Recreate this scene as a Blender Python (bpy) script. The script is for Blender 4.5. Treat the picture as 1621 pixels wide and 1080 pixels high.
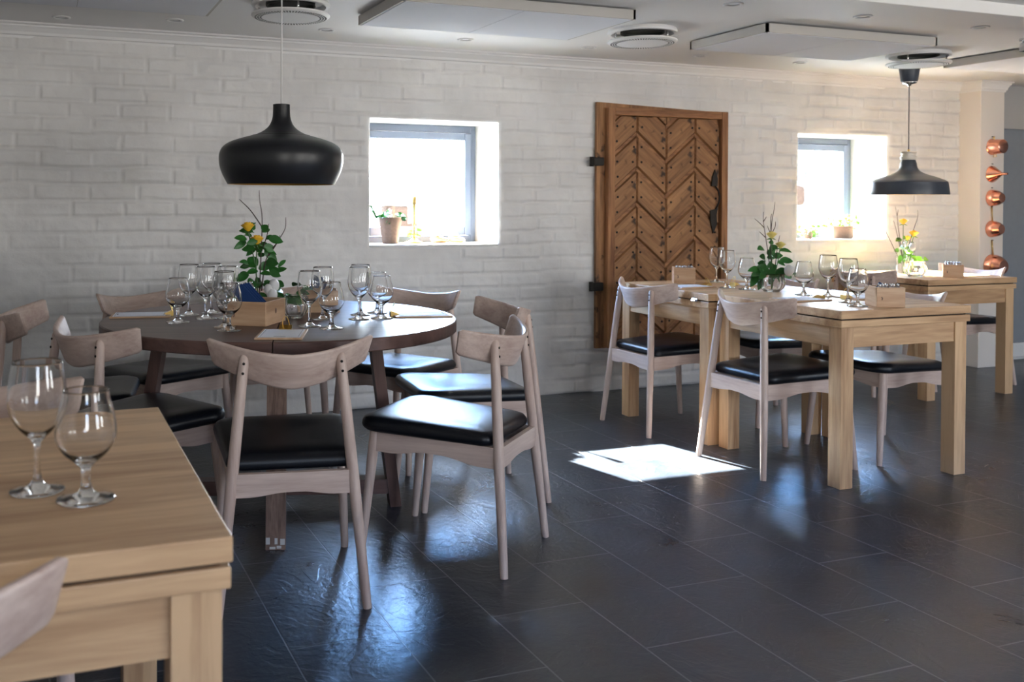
import bpy, bmesh, math, random
import numpy as np
from mathutils import Vector, Matrix
from math import sin, cos, pi, radians
for o in list(bpy.data.objects): bpy.data.objects.remove(o)
SC = bpy.context.scene
COL = SC.collection
rnd = random.Random(7)

# ------------------------------------------------------------ camera
EYE = 1.193
yaw, pitch, roll = radians(20.467), radians(0.7285), radians(0.2114)
fwd = Vector((sin(yaw)*cos(pitch), cos(yaw)*cos(pitch), -sin(pitch)))
rt0 = Vector((cos(yaw), -sin(yaw), 0)); up0 = rt0.cross(fwd)
rt = cos(roll)*rt0 + sin(roll)*up0; up = -sin(roll)*rt0 + cos(roll)*up0
cam_d = bpy.data.cameras.new('camera'); cam = bpy.data.objects.new('camera', cam_d); COL.objects.link(cam)
cam.matrix_world = Matrix(((rt.x, up.x, -fwd.x, 0), (rt.y, up.y, -fwd.y, 0), (rt.z, up.z, -fwd.z, EYE), (0, 0, 0, 1)))
cam_d.sensor_fit = 'HORIZONTAL'; cam_d.sensor_width = 36; cam_d.lens = 33.705
cam_d.shift_x = 0.11182; cam_d.shift_y = -0.1230
cam_d.clip_start = 0.05
cam_d.dof.use_dof = True; cam_d.dof.focus_distance = 3.4; cam_d.dof.aperture_fstop = 5.0
SC.camera = cam

# ------------------------------------------------------------ light and exposure
SC.view_settings.view_transform = 'Standard'; SC.view_settings.look = 'None'
SC.view_settings.gamma = 1; SC.view_settings.use_curve_mapping = False
SC.view_settings.exposure = 0.12
W = bpy.data.worlds.new('sky'); SC.world = W; W.use_nodes = True
wn = W.node_tree.nodes; wl = W.node_tree.links
bg = wn['Background']
tc = wn.new('ShaderNodeTexCoord'); sep = wn.new('ShaderNodeSeparateXYZ'); wl.new(tc.outputs['Generated'], sep.inputs[0])
cr = wn.new('ShaderNodeValToRGB'); wl.new(sep.outputs['Z'], cr.inputs[0])
for e_, (p_, c_) in zip([cr.color_ramp.elements[0], cr.color_ramp.elements[1], cr.color_ramp.elements.new(.2), cr.color_ramp.elements.new(.4)], ((0, (1, .96, .90)), (.80, (.12, .30, .9)), (.14, (.86, .93, 1)), (.34, (.20, .46, 1)))):
    e_.position = p_; e_.color = (*c_, 1)
# the sky is brighter towards the sun (+Y) than behind the camera
mr = wn.new('ShaderNodeMapRange'); wl.new(sep.outputs['Y'], mr.inputs['Value'])
mr.inputs['From Min'].default_value = -.6; mr.inputs['From Max'].default_value = .8; mr.inputs['To Min'].default_value = 19; mr.inputs['To Max'].default_value = 105
wl.new(cr.outputs[0], bg.inputs[0]); wl.new(mr.outputs[0], bg.inputs[1])

def lamp(name, kind, energy, loc, direction=None, color=(1, 1, 1), size=None, size_y=None):
    d = bpy.data.lights.new(name, kind); d.energy = energy; d.color = color
    o = bpy.data.objects.new(name, d); COL.objects.link(o); o.location = loc
    if direction is not None: o.rotation_euler = Vector(direction).to_track_quat('-Z', 'Y').to_euler()
    if kind == 'AREA':
        d.shape = 'RECTANGLE'; d.size = size; d.size_y = size_y
    return o
sun = lamp('sun', 'SUN', 320.0, (0, 12, 8), (0.226, -1, -0.741), (1.0, 0.95, 0.88)); sun.data.angle = radians(0.6)
# portals guide the sky light through the two windows in the brick wall
for x in (2.22, 5.33):
    a = lamp('window_portal', 'AREA', 1.0, (x, 5.70, 1.31), (0, -1, 0), (1, 1, 1), 0.85, 0.78); a.data.cycles.is_portal = True
REAR_FILL = [(-.1, .45), (2.4, 3.4), (4.9, 6.5)]      # openings added to the unseen rear wall to let in fill light
for x0, x1 in REAR_FILL:
    a = lamp('rear_fill_portal', 'AREA', 1.0, ((x0+x1)/2, -1.55, 1.35), (0, 1, 0), (1, 1, 1), x1-x0, 0.9); a.data.cycles.is_portal = True

# ------------------------------------------------------------ mesh helpers
def obj(name, bm, mat, parent=None, loc=None, smooth=False, auto=None):
    me = bpy.data.meshes.new(name)
    bmesh.ops.recalc_face_normals(bm, faces=bm.faces)
    bm.to_mesh(me); bm.free()
    if isinstance(mat, (list, tuple)):
        for m in mat: me.materials.append(m)
    else: me.materials.append(mat)
    if smooth:
        for p in me.polygons: p.use_smooth = True
    if auto:
        me.set_sharp_from_angle(angle=radians(auto))
    o = bpy.data.objects.new(name, me); COL.objects.link(o)
    if parent is not None: o.parent = parent
    if loc is not None: o.location = loc
    return o
def tag(o, label=None, cat=None, group=None, kind=None):
    if label: o['label'] = label
    if cat: o['category'] = cat
    if group: o['group'] = group
    if kind: o['kind'] = kind
    return o
def thing(name, label, cat, loc=(0, 0, 0), rz=0, group=None):
    o = bpy.data.objects.new(name, None); COL.objects.link(o); o.empty_display_size = .05
    o.location = loc; o.rotation_euler = (0, 0, rz)
    return tag(o, label, cat, group)
def dup(root, loc, rz=None, label=None, group=None):
    r = root.copy(); COL.objects.link(r); r.location = loc
    if rz is not None: r.rotation_euler = (root.rotation_euler[0], root.rotation_euler[1], rz)
    if label: r['label'] = label
    if group: r['group'] = group
    for ch in list(root.children):
        c = ch.copy(); COL.objects.link(c); c.parent = r
        for g in list(ch.children):
            d = g.copy(); COL.objects.link(d); d.parent = c
    return r
def box(bm, c, s, bev=0.0, rot=None, seg=2):
    r = bmesh.ops.create_cube(bm, size=1.0)
    vs = r['verts']
    bmesh.ops.scale(bm, vec=s, verts=vs)
    if bev > 0:
        es = list({e for v in vs for e in v.link_edges})
        rb = bmesh.ops.bevel(bm, geom=es, offset=bev, segments=seg, profile=0.5, affect='EDGES')
        vs = list({v for f in rb['faces'] for v in f.verts} | {v for v in vs if v.is_valid})
    if rot is not None: bmesh.ops.rotate(bm, cent=(0, 0, 0), matrix=rot, verts=vs)
    bmesh.ops.translate(bm, vec=c, verts=vs)
    return vs
def bx(x0, x1, y0, y1, z0, z1, bev=0.0, bm=None):
    bm = bm or bmesh.new()
    box(bm, ((x0+x1)/2, (y0+y1)/2, (z0+z1)/2), (x1-x0, y1-y0, z1-z0), bev)
    return bm
def rings(bm, rs, cap0=True, cap1=True, closed=True):
    vr = [[bm.verts.new(p) for p in r] for r in rs]
    for a, b in zip(vr[:-1], vr[1:]):
        n = len(a)
        for i in range(n if closed else n-1):
            bm.faces.new((a[i], a[(i+1) % n], b[(i+1) % n], b[i]))
    if cap0: bm.faces.new(list(reversed(vr[0])))
    if cap1: bm.faces.new(vr[-1])
    return vr
def tube(bm, pts, radii, n=14, flat=1.0, cap=True):
    pts = [Vector(p) for p in pts]
    if not isinstance(radii, (list, tuple)): radii = [radii]*len(pts)
    rs = []; ref = None
    for i, p in enumerate(pts):
        t = (pts[min(i+1, len(pts)-1)] - pts[max(i-1, 0)]).normalized()
        if ref is None:
            ref = Vector((1, 0, 0)) if abs(t.x) < 0.9 else Vector((0, 1, 0))
        u = (ref - t*ref.dot(t)).normalized(); v = t.cross(u); ref = u
        rs.append([p + (u*cos(a)+v*sin(a)*flat)*radii[i] for a in [2*pi*k/n for k in range(n)]])
    rings(bm, rs, cap, cap)
def lathe(bm, prof, n=40, c=(0, 0, 0), rib=None):
    """profile of (r, z); r == 0 closes to the axis"""
    c = Vector(c); prev = None
    for r, z in prof:
        if r < 1e-6: cur = [bm.verts.new(c+Vector((0, 0, z)))]
        else:
            cur = []
            for k in range(n):
                a = 2*pi*k/n; rr = r*(1+(rib(a, z) if rib else 0))
                cur.append(bm.verts.new(c+Vector((rr*cos(a), rr*sin(a), z))))
        if prev is not None:
            if len(prev) == 1 and len(cur) > 1:
                for k in range(n): bm.faces.new((prev[0], cur[(k+1) % n], cur[k]))
            elif len(cur) == 1 and len(prev) > 1:
                for k in range(n): bm.faces.new((prev[k], prev[(k+1) % n], cur[0]))
            elif len(cur) > 1:
                for k in range(n): bm.faces.new((prev[k], prev[(k+1) % n], cur[(k+1) % n], cur[k]))
        prev = cur
    return bm
def prism(bm, poly, axis, a0, a1):
    """extrude a 2D polygon along an axis; poly gives the two other coordinates in order"""
    def P(p, a):
        return {'x': (a, p[0], p[1]), 'y': (p[0], a, p[1]), 'z': (p[0], p[1], a)}[axis]
    rings(bm, [[P(p, a0) for p in poly], [P(p, a1) for p in poly]])
    return bm
def smoothlist(pts, k=6):
    """Catmull-Rom through 2D/3D points"""
    out = []; P = [Vector(p) for p in pts]; P = [P[0]]+P+[P[-1]]
    for i in range(1, len(P)-2):
        for j in range(k):
            t = j/k; a, b, c, d = P[i-1], P[i], P[i+1], P[i+2]
            out.append(0.5*((2*b)+(c-a)*t+(2*a-5*b+4*c-d)*t*t+(3*b-a-3*c+d)*t**3))
    out.append(P[-2]); return out

# ------------------------------------------------------------ materials
def newmat(name):
    m = bpy.data.materials.new(name); m.use_nodes = True
    return m, m.node_tree.nodes, m.node_tree.links, m.node_tree.nodes['Principled BSDF']
def simple(name, col, rough=0.5, metal=0.0, spec=0.5, bump=0.0, bscale=80, trans=0.0, ior=1.45, coat=0.0, var=0.0):
    m, n, l, b = newmat(name)
    b.inputs['Base Color'].default_value = (*col, 1); b.inputs['Roughness'].default_value = rough
    b.inputs['Metallic'].default_value = metal; b.inputs['Specular IOR Level'].default_value = spec
    b.inputs['Transmission Weight'].default_value = trans; b.inputs['IOR'].default_value = ior
    b.inputs['Coat Weight'].default_value = coat
    if bump or var:
        t = n.new('ShaderNodeTexCoord'); s = n.new('ShaderNodeTexNoise'); s.inputs['Scale'].default_value = bscale; s.inputs['Detail'].default_value = 5
        l.new(t.outputs['Object'], s.inputs['Vector'])
        if bump:
            bp = n.new('ShaderNodeBump'); bp.inputs['Strength'].default_value = bump; bp.inputs['Distance'].default_value = 0.002
            l.new(s.outputs['Fac'], bp.inputs['Height']); l.new(bp.outputs[0], b.inputs['Normal'])
        if var:
            mx = n.new('ShaderNodeMix'); mx.data_type = 'RGBA'
            mx.inputs['A'].default_value = (*[c*(1-var) for c in col], 1); mx.inputs['B'].default_value = (*[min(1, c*(1+var)) for c in col], 1)
            l.new(s.outputs['Fac'], mx.inputs['Factor']); l.new(mx.outputs['Result'], b.inputs['Base Color'])
    return m
def wood(name, dark, light, axis='x', rough=0.5, scale=1.0, bump=0.15, staves=None, spec=0.4, contrast=(0.3, 0.7), knots=0.0):
    m, n, l, b = newmat(name)
    t = n.new('ShaderNodeTexCoord'); oi = n.new('ShaderNodeObjectInfo')
    mp = n.new('ShaderNodeMapping'); l.new(t.outputs['Object'], mp.inputs['Vector'])
    sc = {'x': (1.2, 14, 14), 'y': (14, 1.2, 14), 'z': (14, 14, 1.2)}[axis]
    mp.inputs['Scale'].default_value = [v*scale for v in sc]
    cmb = n.new('ShaderNodeVectorMath'); cmb.operation = 'SCALE'; cmb.inputs[0].default_value = (7.3, 11.1, 5.7)
    l.new(oi.outputs['Random'], cmb.inputs['Scale']); l.new(cmb.outputs[0], mp.inputs['Location'])
    s = n.new('ShaderNodeTexNoise'); s.inputs['Scale'].default_value = 1.0; s.inputs['Detail'].default_value = 8; s.inputs['Roughness'].default_value = 0.62; s.inputs['Distortion'].default_value = 0.6
    l.new(mp.outputs[0], s.inputs['Vector'])
    s2 = n.new('ShaderNodeTexNoise'); s2.inputs['Scale'].default_value = 5.0; s2.inputs['Detail'].default_value = 4
    l.new(mp.outputs[0], s2.inputs['Vector'])
    ad = n.new('ShaderNodeMath'); ad.operation = 'MULTIPLY_ADD'; ad.inputs[1].default_value = 0.35
    l.new(s2.outputs['Fac'], ad.inputs[0]); l.new(s.outputs['Fac'], ad.inputs[2])
    last = ad.outputs[0]
    if staves:
        # boards glued side by side: a step of tone per board
        sp = n.new('ShaderNodeSeparateXYZ'); l.new(t.outputs['Object'], sp.inputs[0])
        dv = n.new('ShaderNodeMath'); dv.operation = 'DIVIDE'; dv.inputs[1].default_value = staves[1]; l.new(sp.outputs[staves[0]], dv.inputs[0])
        fl = n.new('ShaderNodeMath'); fl.operation = 'FLOOR'; l.new(dv.outputs[0], fl.inputs[0])
        wn_ = n.new('ShaderNodeTexWhiteNoise'); wn_.noise_dimensions = '1D'; l.new(fl.outputs[0], wn_.inputs['W'])
        a2 = n.new('ShaderNodeMath'); a2.operation = 'MULTIPLY_ADD'; a2.inputs[1].default_value = staves[2]; l.new(wn_.outputs['Value'], a2.inputs[0]); l.new(last, a2.inputs[2]); last = a2.outputs[0]
    r = n.new('ShaderNodeValToRGB'); l.new(last, r.inputs[0])
    r.color_ramp.elements[0].position = contrast[0]+.17; r.color_ramp.elements[0].color = (*dark, 1)
    r.color_ramp.elements[1].position = contrast[1]+.17; r.color_ramp.elements[1].color = (*light, 1)
    col = r.outputs[0]
    if knots:
        v = n.new('ShaderNodeTexNoise'); v.inputs['Scale'].default_value = 14; v.inputs['Detail'].default_value = 3; l.new(t.outputs['Object'], v.inputs['Vector'])
        kr = n.new('ShaderNodeValToRGB'); kr.color_ramp.elements[0].position = 0.62; kr.color_ramp.elements[0].color = (1, 1, 1, 1); kr.color_ramp.elements[1].position = 0.72; kr.color_ramp.elements[1].color = (1-knots, 1-knots, 1-knots, 1)
        l.new(v.outputs['Fac'], kr.inputs[0])
        mx = n.new('ShaderNodeMix'); mx.data_type = 'RGBA'; mx.blend_type = 'MULTIPLY'; mx.inputs['Factor'].default_value = 1
        l.new(col, mx.inputs['A']); l.new(kr.outputs[0], mx.inputs['B']); col = mx.outputs['Result']
    l.new(col, b.inputs['Base Color'])
    b.inputs['Roughness'].default_value = rough; b.inputs['Specular IOR Level'].default_value = spec
    if bump:
        bp = n.new('ShaderNodeBump'); bp.inputs['Strength'].default_value = bump; bp.inputs['Distance'].default_value = 0.001
        l.new(s.outputs['Fac'], bp.inputs['Height']); l.new(bp.outputs[0], b.inputs['Normal'])
    return m
CD, CL = (0.42, 0.30, 0.25), (0.62, 0.49, 0.42)
M = {}
for ax in 'xyz':
    M['chair_'+ax] = wood('chair_beech_'+ax, CD, CL, ax, 0.42, 1.6)
    M['oak_'+ax] = wood('oak_'+ax, (0.29, 0.15, 0.070), (0.63, 0.41, 0.23), ax, 0.45, 1.0, staves=({'x': 'Y', 'y': 'X', 'z': 'X'}[ax], 0.11, 0.22))
    M['old_'+ax] = wood('old_pine_'+ax, (0.085, 0.035, 0.014), (0.42, 0.21, 0.09), ax, 0.6, 1.1, 0.5, contrast=(0.25, 0.72), knots=0.85)
    M['oldframe_'+ax] = wood('old_pine_frame_'+ax, (0.13, 0.05, 0.02), (0.40, 0.19, 0.08), ax, 0.6, 1.3, 0.4)
    M['smoked_'+ax] = wood('smoked_oak_'+ax, (0.050, 0.024, 0.020), (0.13, 0.070, 0.056), ax, 0.38, 1.0, 0.2, staves=({'x': 'Y', 'y': 'X', 'z': 'X'}[ax], 0.12, 0.15))
M['postbrown'] = wood('brown_oak_post', (0.09, 0.05, 0.035), (0.24, 0.15, 0.11), 'z', 0.6, 3.0, 0.5)
M['boxwood_x'] = wood('box_wood_x', (0.42, 0.25, 0.14), (0.62, 0.42, 0.27), 'x', 0.5, 1.2)
M['boxwood_y'] = wood('box_wood_y', (0.42, 0.25, 0.14), (0.62, 0.42, 0.27), 'y', 0.5, 1.2)
M['leather'] = simple('black_leather', (0.006, 0.007, 0.010), 0.30, spec=0.35, bump=0.25, bscale=420)
M['hole'] = simple('dark_hole', (0.01, 0.008, 0.007), 0.8)
M['black'] = simple('black_lacquer', (0.010, 0.011, 0.014), 0.36, spec=0.5)
M['grey_lacquer'] = simple('dark_blue_grey_lacquer', (0.045, 0.055, 0.075), 0.35, spec=0.5)
M['gold'] = simple('gold_lining', (0.55, 0.30, 0.06), 0.4, 0.6)
M['brass'] = simple('brass', (0.75, 0.52, 0.18), 0.28, 1.0)
M['copper'] = simple('copper', (0.80, 0.36, 0.25), 0.24, 1.0, bump=0.2, bscale=60)
M['chrome'] = simple('chrome', (0.75, 0.75, 0.76), 0.15, 1.0)
M['iron'] = simple('old_iron', (0.03, 0.027, 0.025), 0.6, 0.6, bump=0.5, bscale=90)
M['white'] = simple('white_paint', (0.80, 0.79, 0.78), 0.5)
M['ceiling'] = simple('ceiling_paint', (0.78, 0.77, 0.76), 0.55, bump=0.1, bscale=40)
M['plaster'] = simple('white_plaster', (0.80, 0.79, 0.76), 0.7, bump=0.4, bscale=30)
M['warmplaster'] = simple('warm_white_plaster', (0.76, 0.71, 0.66), 0.7, bump=0.2, bscale=30)
M['greywall'] = simple('blue_grey_wall_paint', (0.26, 0.28, 0.31), 0.6, bump=0.2, bscale=25, var=0.06)
M['panelwhite'] = simple('acoustic_panel_fabric', (0.74, 0.75, 0.79), 0.85, bump=0.2, bscale=300)
M['panelside'] = simple('acoustic_panel_edge', (0.50, 0.48, 0.45), 0.8)
M['frame'] = simple('grey_blue_window_frame', (0.115, 0.14, 0.19), 0.4)
M['steel'] = simple('steel_cutlery', (0.62, 0.62, 0.64), 0.2, 1.0)
M['navy'] = simple('navy_napkin', (0.012, 0.045, 0.16), 0.9, bump=0.3, bscale=500)
M['paper'] = simple('paper', (0.82, 0.82, 0.86), 0.7)
M['ink'] = simple('ink', (0.10, 0.09, 0.09), 0.8)
M['leaf'] = simple('leaf', (0.025, 0.13, 0.022), 0.4, var=0.4, bscale=25)
M['leaflight'] = simple('light_leaf', (0.16, 0.36, 0.05), 0.5, var=0.3, bscale=30)
M['stem'] = simple('stem', (0.06, 0.14, 0.04), 0.5)
M['twig'] = simple('twig', (0.055, 0.035, 0.03), 0.8)
M['rose'] = simple('yellow_rose', (0.90, 0.52, 0.04), 0.6, var=0.15, bscale=60)
M['rosepale'] = simple('pale_yellow_rose', (0.75, 0.62, 0.20), 0.6, var=0.2, bscale=60)
M['egg'] = simple('white_egg', (0.75, 0.75, 0.76), 0.5)
M['bark'] = simple('bark', (0.17, 0.105, 0.075), 0.9, bump=0.9, bscale=70, var=0.4)
M['wicker'] = simple('wicker', (0.20, 0.13, 0.10), 0.8, bump=0.9, bscale=120, var=0.3)
M['shoe'] = simple('brown_shoe_leather', (0.40, 0.22, 0.10), 0.5)
M['petal'] = simple('white_petal', (0.85, 0.85, 0.75), 0.6)
M['cord'] = simple('white_cord', (0.75, 0.74, 0.72), 0.5)
M['greycord'] = simple('grey_cord', (0.18, 0.17, 0.17), 0.6)
M['ventdark'] = simple('vent_duct', (0.05, 0.055, 0.05), 0.5, 0.5)
M['stone'] = simple('exterior_stone', (0.62, 0.58, 0.54), 0.9, bump=1.0, bscale=6, var=0.35)
M['gravel'] = simple('pale_gravel', (0.60, 0.58, 0.55), 0.9, bump=1.0, bscale=60, var=0.2)
M['fence'] = simple('fence_metal', (0.035, 0.037, 0.045), 0.8, spec=0.1)
M['darkstone'] = simple('dark_stone', (0.022, 0.014, 0.010), 0.95, spec=0.1)
M['bush'] = simple('bush', (0.10, 0.22, 0.05), 0.7, var=0.5, bscale=20)
m, n, l, b = newmat('drinking_glass')
b.inputs['Base Color'].default_value = (1, 1, 1, 1); b.inputs['Transmission Weight'].default_value = 1; b.inputs['Roughness'].default_value = 0.0; b.inputs['IOR'].default_value = 1.46
M['glass'] = m
m = bpy.data.materials.new('window_pane'); m.use_nodes = True; n = m.node_tree.nodes; l = m.node_tree.links; n.clear()
o_ = n.new('ShaderNodeOutputMaterial'); mx = n.new('ShaderNodeMixShader'); lw_ = n.new('ShaderNodeLayerWeight'); lw_.inputs[0].default_value = .5; pw_ = n.new('ShaderNodeMath'); pw_.operation = 'POWER'; pw_.inputs[1].default_value = 5; l.new(lw_.outputs['Facing'], pw_.inputs[0]); fr = n.new('ShaderNodeMath'); fr.operation = 'MULTIPLY_ADD'; fr.inputs[1].default_value = .9; fr.inputs[2].default_value = .04; l.new(pw_.outputs[0], fr.inputs[0])
tr = n.new('ShaderNodeBsdfTransparent'); tr.inputs[0].default_value = (0.96, 0.98, 0.97, 1); gl = n.new('ShaderNodeBsdfGlossy'); gl.inputs['Roughness'].default_value = 0.0
l.new(fr.outputs[0], mx.inputs[0]); l.new(tr.outputs[0], mx.inputs[1]); l.new(gl.outputs[0], mx.inputs[2]); l.new(mx.outputs[0], o_.inputs[0])
M['pane'] = m

# slate floor: 30 x 63 cm tiles, long joints at right angles to the brick wall
m, n, l, b = newmat('slate_tiles')
t = n.new('ShaderNodeTexCoord'); sp = n.new('ShaderNodeSeparateXYZ'); l.new(t.outputs['Object'], sp.inputs[0])
sx = n.new('ShaderNodeMath'); sx.operation = 'SUBTRACT'; sx.inputs[1].default_value = 0.622-0.3*10; l.new(sp.outputs['X'], sx.inputs[0])
sy = n.new('ShaderNodeMath'); sy.operation = 'SUBTRACT'; sy.inputs[1].default_value = 2.798-0.636*10; l.new(sp.outputs['Y'], sy.inputs[0])
cb = n.new('ShaderNodeCombineXYZ'); l.new(sy.outputs[0], cb.inputs['X']); l.new(sx.outputs[0], cb.inputs['Y'])
br = n.new('ShaderNodeTexBrick'); l.new(cb.outputs[0], br.inputs['Vector'])
br.inputs['Scale'].default_value = 1; br.inputs['Brick Width'].default_value = 0.636; br.inputs['Row Height'].default_value = 0.3
br.inputs['Mortar Size'].default_value = 0.0027; br.inputs['Mortar Smooth'].default_value = 0.3; br.offset = 0.5; br.offset_frequency = 2; br.squash = 1.0
br.inputs['Color1'].default_value = (0.014, 0.020, 0.031, 1); br.inputs['Color2'].default_value = (0.022, 0.029, 0.040, 1); br.inputs['Mortar'].default_value = (0.13, 0.14, 0.15, 1)
n1 = n.new('ShaderNodeTexNoise'); n1.inputs['Scale'].default_value = 2.2; n1.inputs['Detail'].default_value = 10; n1.inputs['Roughness'].default_value = 0.65; n1.inputs['Distortion'].default_value = 1.2; l.new(t.outputs['Object'], n1.inputs['Vector'])
rr = n.new('ShaderNodeValToRGB'); l.new(n1.outputs['Fac'], rr.inputs[0]); rr.color_ramp.elements[0].position = .35; rr.color_ramp.elements[0].color = (.55, .56, .60, 1); rr.color_ramp.elements[1].position = .7; rr.color_ramp.elements[1].color = (1.5, 1.48, 1.44, 1)
mm = n.new('ShaderNodeMix'); mm.data_type = 'RGBA'; mm.blend_type = 'MULTIPLY'; mm.inputs['Factor'].default_value = 1; l.new(br.outputs['Color'], mm.inputs['A']); l.new(rr.outputs[0], mm.inputs['B'])
l.new(mm.outputs['Result'], b.inputs['Base Color'])
# cleft relief: layered, terrace-like
n2 = n.new('ShaderNodeTexNoise'); n2.inputs['Scale'].default_value = 3.5; n2.inputs['Detail'].default_value = 6; n2.inputs['Distortion'].default_value = 1.5; l.new(t.outputs['Object'], n2.inputs['Vector'])
st = n.new('ShaderNodeMath'); st.operation = 'MULTIPLY'; st.inputs[1].default_value = 9; l.new(n2.outputs['Fac'], st.inputs[0])
fr_ = n.new('ShaderNodeMath'); fr_.operation = 'FRACT'; l.new(st.outputs[0], fr_.inputs[0])
fl_ = n.new('ShaderNodeMath'); fl_.operation = 'FLOOR'; l.new(st.outputs[0], fl_.inputs[0])
sm = n.new('ShaderNodeMath'); sm.operation = 'POWER'; sm.inputs[1].default_value = 7; l.new(fr_.outputs[0], sm.inputs[0])
ter = n.new('ShaderNodeMath'); ter.operation = 'ADD'; l.new(fl_.outputs[0], ter.inputs[0]); l.new(sm.outputs[0], ter.inputs[1])
n3 = n.new('ShaderNodeTexNoise'); n3.inputs['Scale'].default_value = 40; n3.inputs['Detail'].default_value = 8; l.new(t.outputs['Object'], n3.inputs['Vector'])
hh = n.new('ShaderNodeMath'); hh.operation = 'MULTIPLY_ADD'; hh.inputs[1].default_value = 0.35; l.new(ter.outputs[0], hh.inputs[0]); l.new(n3.outputs['Fac'], hh.inputs[2])
bp = n.new('ShaderNodeBump'); bp.inputs['Strength'].default_value = 0.45; bp.inputs['Distance'].default_value = 0.003; l.new(hh.outputs[0], bp.inputs['Height'])
bp2 = n.new('ShaderNodeBump'); bp2.inputs['Strength'].default_value = 0.6; bp2.inputs['Distance'].default_value = 0.002; bp2.invert = True; l.new(br.outputs['Fac'], bp2.inputs['Height']); l.new(bp.outputs[0], bp2.inputs['Normal'])
l.new(bp2.outputs[0], b.inputs['Normal'])
rg = n.new('ShaderNodeMapRange'); rg.inputs['To Min'].default_value = 0.20; rg.inputs['To Max'].default_value = 0.42; l.new(n1.outputs['Fac'], rg.inputs['Value']); l.new(rg.outputs[0], b.inputs['Roughness'])
b.inputs['Specular IOR Level'].default_value = 0.8
M['slate'] = m

# painted brick: the relief is in the mesh, the shader adds grain and a little uneven paint
m, n, l, b = newmat('white_painted_brick')
t = n.new('ShaderNodeTexCoord'); n1 = n.new('ShaderNodeTexNoise'); n1.inputs['Scale'].default_value = 3; n1.inputs['Detail'].default_value = 9; l.new(t.outputs['Object'], n1.inputs['Vector'])
rr = n.new('ShaderNodeValToRGB'); l.new(n1.outputs['Fac'], rr.inputs[0]); rr.color_ramp.elements[0].position = .3; rr.color_ramp.elements[0].color = (.63, .615, .60, 1); rr.color_ramp.elements[1].position = .7; rr.color_ramp.elements[1].color = (.78, .77, .755, 1)
l.new(rr.outputs[0], b.inputs['Base Color']); b.inputs['Roughness'].default_value = 0.5
n2 = n.new('ShaderNodeTexNoise'); n2.inputs['Scale'].default_value = 60; n2.inputs['Detail'].default_value = 6; l.new(t.outputs['Object'], n2.inputs['Vector'])
bp = n.new('ShaderNodeBump'); bp.inputs['Strength'].default_value = 0.45; bp.inputs['Distance'].default_value = 0.003; l.new(n2.outputs['Fac'], bp.inputs['Height']); l.new(bp.outputs[0], b.inputs['Normal'])
M['brick'] = m

# ------------------------------------------------------------ room shell
XL, XR, YF, YW, ZC = -1.9, 8.6, -1.5, 5.26, 2.10
XE = 6.66      # the painted brick ends at the stub wall
WINS = [(1.792, 2.620), (4.926, 5.738)]; WZ0, WZ1 = 0.935, 1.685
def struct(name, bm, m, parent=None, smooth=False):
    o = obj(name, bm, m, parent, smooth=smooth)
    if parent is None: o['kind'] = 'structure'
    return o
struct('floor', bx(XL, XR, YF, YW+.02, -.05, 0), M['slate'])
struct('ceiling', bx(XL, XR, YF, YW+.4, ZC, ZC+.05), M['ceiling'])
struct('wall_left', bx(XL-.1, XL, YF, YW, 0, ZC), M['plaster'])
struct('wall_right', bx(XR, XR+.1, YF, YW+.3, 0, ZC), M['greywall'])
# wall behind the camera with openings added for fill daylight
bm = bmesh.new()
bx(XL, XR, YF-.1, YF, 0, .9, bm=bm); bx(XL, XR, YF-.1, YF, 1.8, ZC, bm=bm)
ed = [XL]+[v for w in REAR_FILL for v in w]+[XR]
for i in range(0, len(ed), 2): bx(ed[i], ed[i+1], YF-.1, YF, .9, 1.8, bm=bm)
struct('wall_front', bm, M['plaster'])

# brick wall as a relief mesh
def vnoise(x, y, s, seed):
    r = np.random.RandomState(seed); g = r.rand(256, 256)
    x = x*s+37.3; y = y*s+11.7
    xi = np.floor(x).astype(int); yi = np.floor(y).astype(int); fx = x-xi; fy = y-yi
    fx = fx*fx*(3-2*fx); fy = fy*fy*(3-2*fy)
    G = lambda a, b_: g[a % 256, b_ % 256]
    return (G(xi, yi)*(1-fx)+G(xi+1, yi)*fx)*(1-fy)+(G(xi, yi+1)*(1-fx)+G(xi+1, yi+1)*fx)*fy
def brick_h(x, z):
    xx = x+.018*(vnoise(x, z, 5, 1)-.5); zz = z+.016*(vnoise(x, z, 3.2, 2)-.5)+.006*(vnoise(x, z, 14, 3)-.5)
    ch = .0855; row = np.floor(zz/ch); fz = zz/ch-row
    off = np.where(row % 2 == 0, 0, .5)
    rr = np.random.RandomState(5).rand(400); Lx = .262
    u = xx/Lx+off+.25*(rr[(row.astype(int)) % 400]-.5); cu = np.floor(u); fu = u-cu
    dz = np.minimum(fz, 1-fz)*ch; dx = np.minimum(fu, 1-fu)*Lx
    d = np.minimum(dx*1.2, dz)
    cid = (row.astype(int)*131+cu.astype(int)*17) % 400
    proud = rr[cid]
    soft = .005+.009*vnoise(x, z, 4, 6)
    e = np.clip(d/soft, 0, 1); e = e*e*(3-2*e)
    depth = .0060+.0085*vnoise(x, z, 2.1, 7)
    # patches filled flush with paint and render
    fill = np.clip((vnoise(x, z, 1.3, 8)-.62)*6, 0, 1)
    h = e*depth*(1-.75*fill)+.005*proud*e*(1-fill)
    h += .0055*(vnoise(x, z, 9, 9)-.5)+.0042*(vnoise(x, z, 28, 10)-.5)+.006*(vnoise(x, z, 1.6, 11)-.5)
    return h
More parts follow.
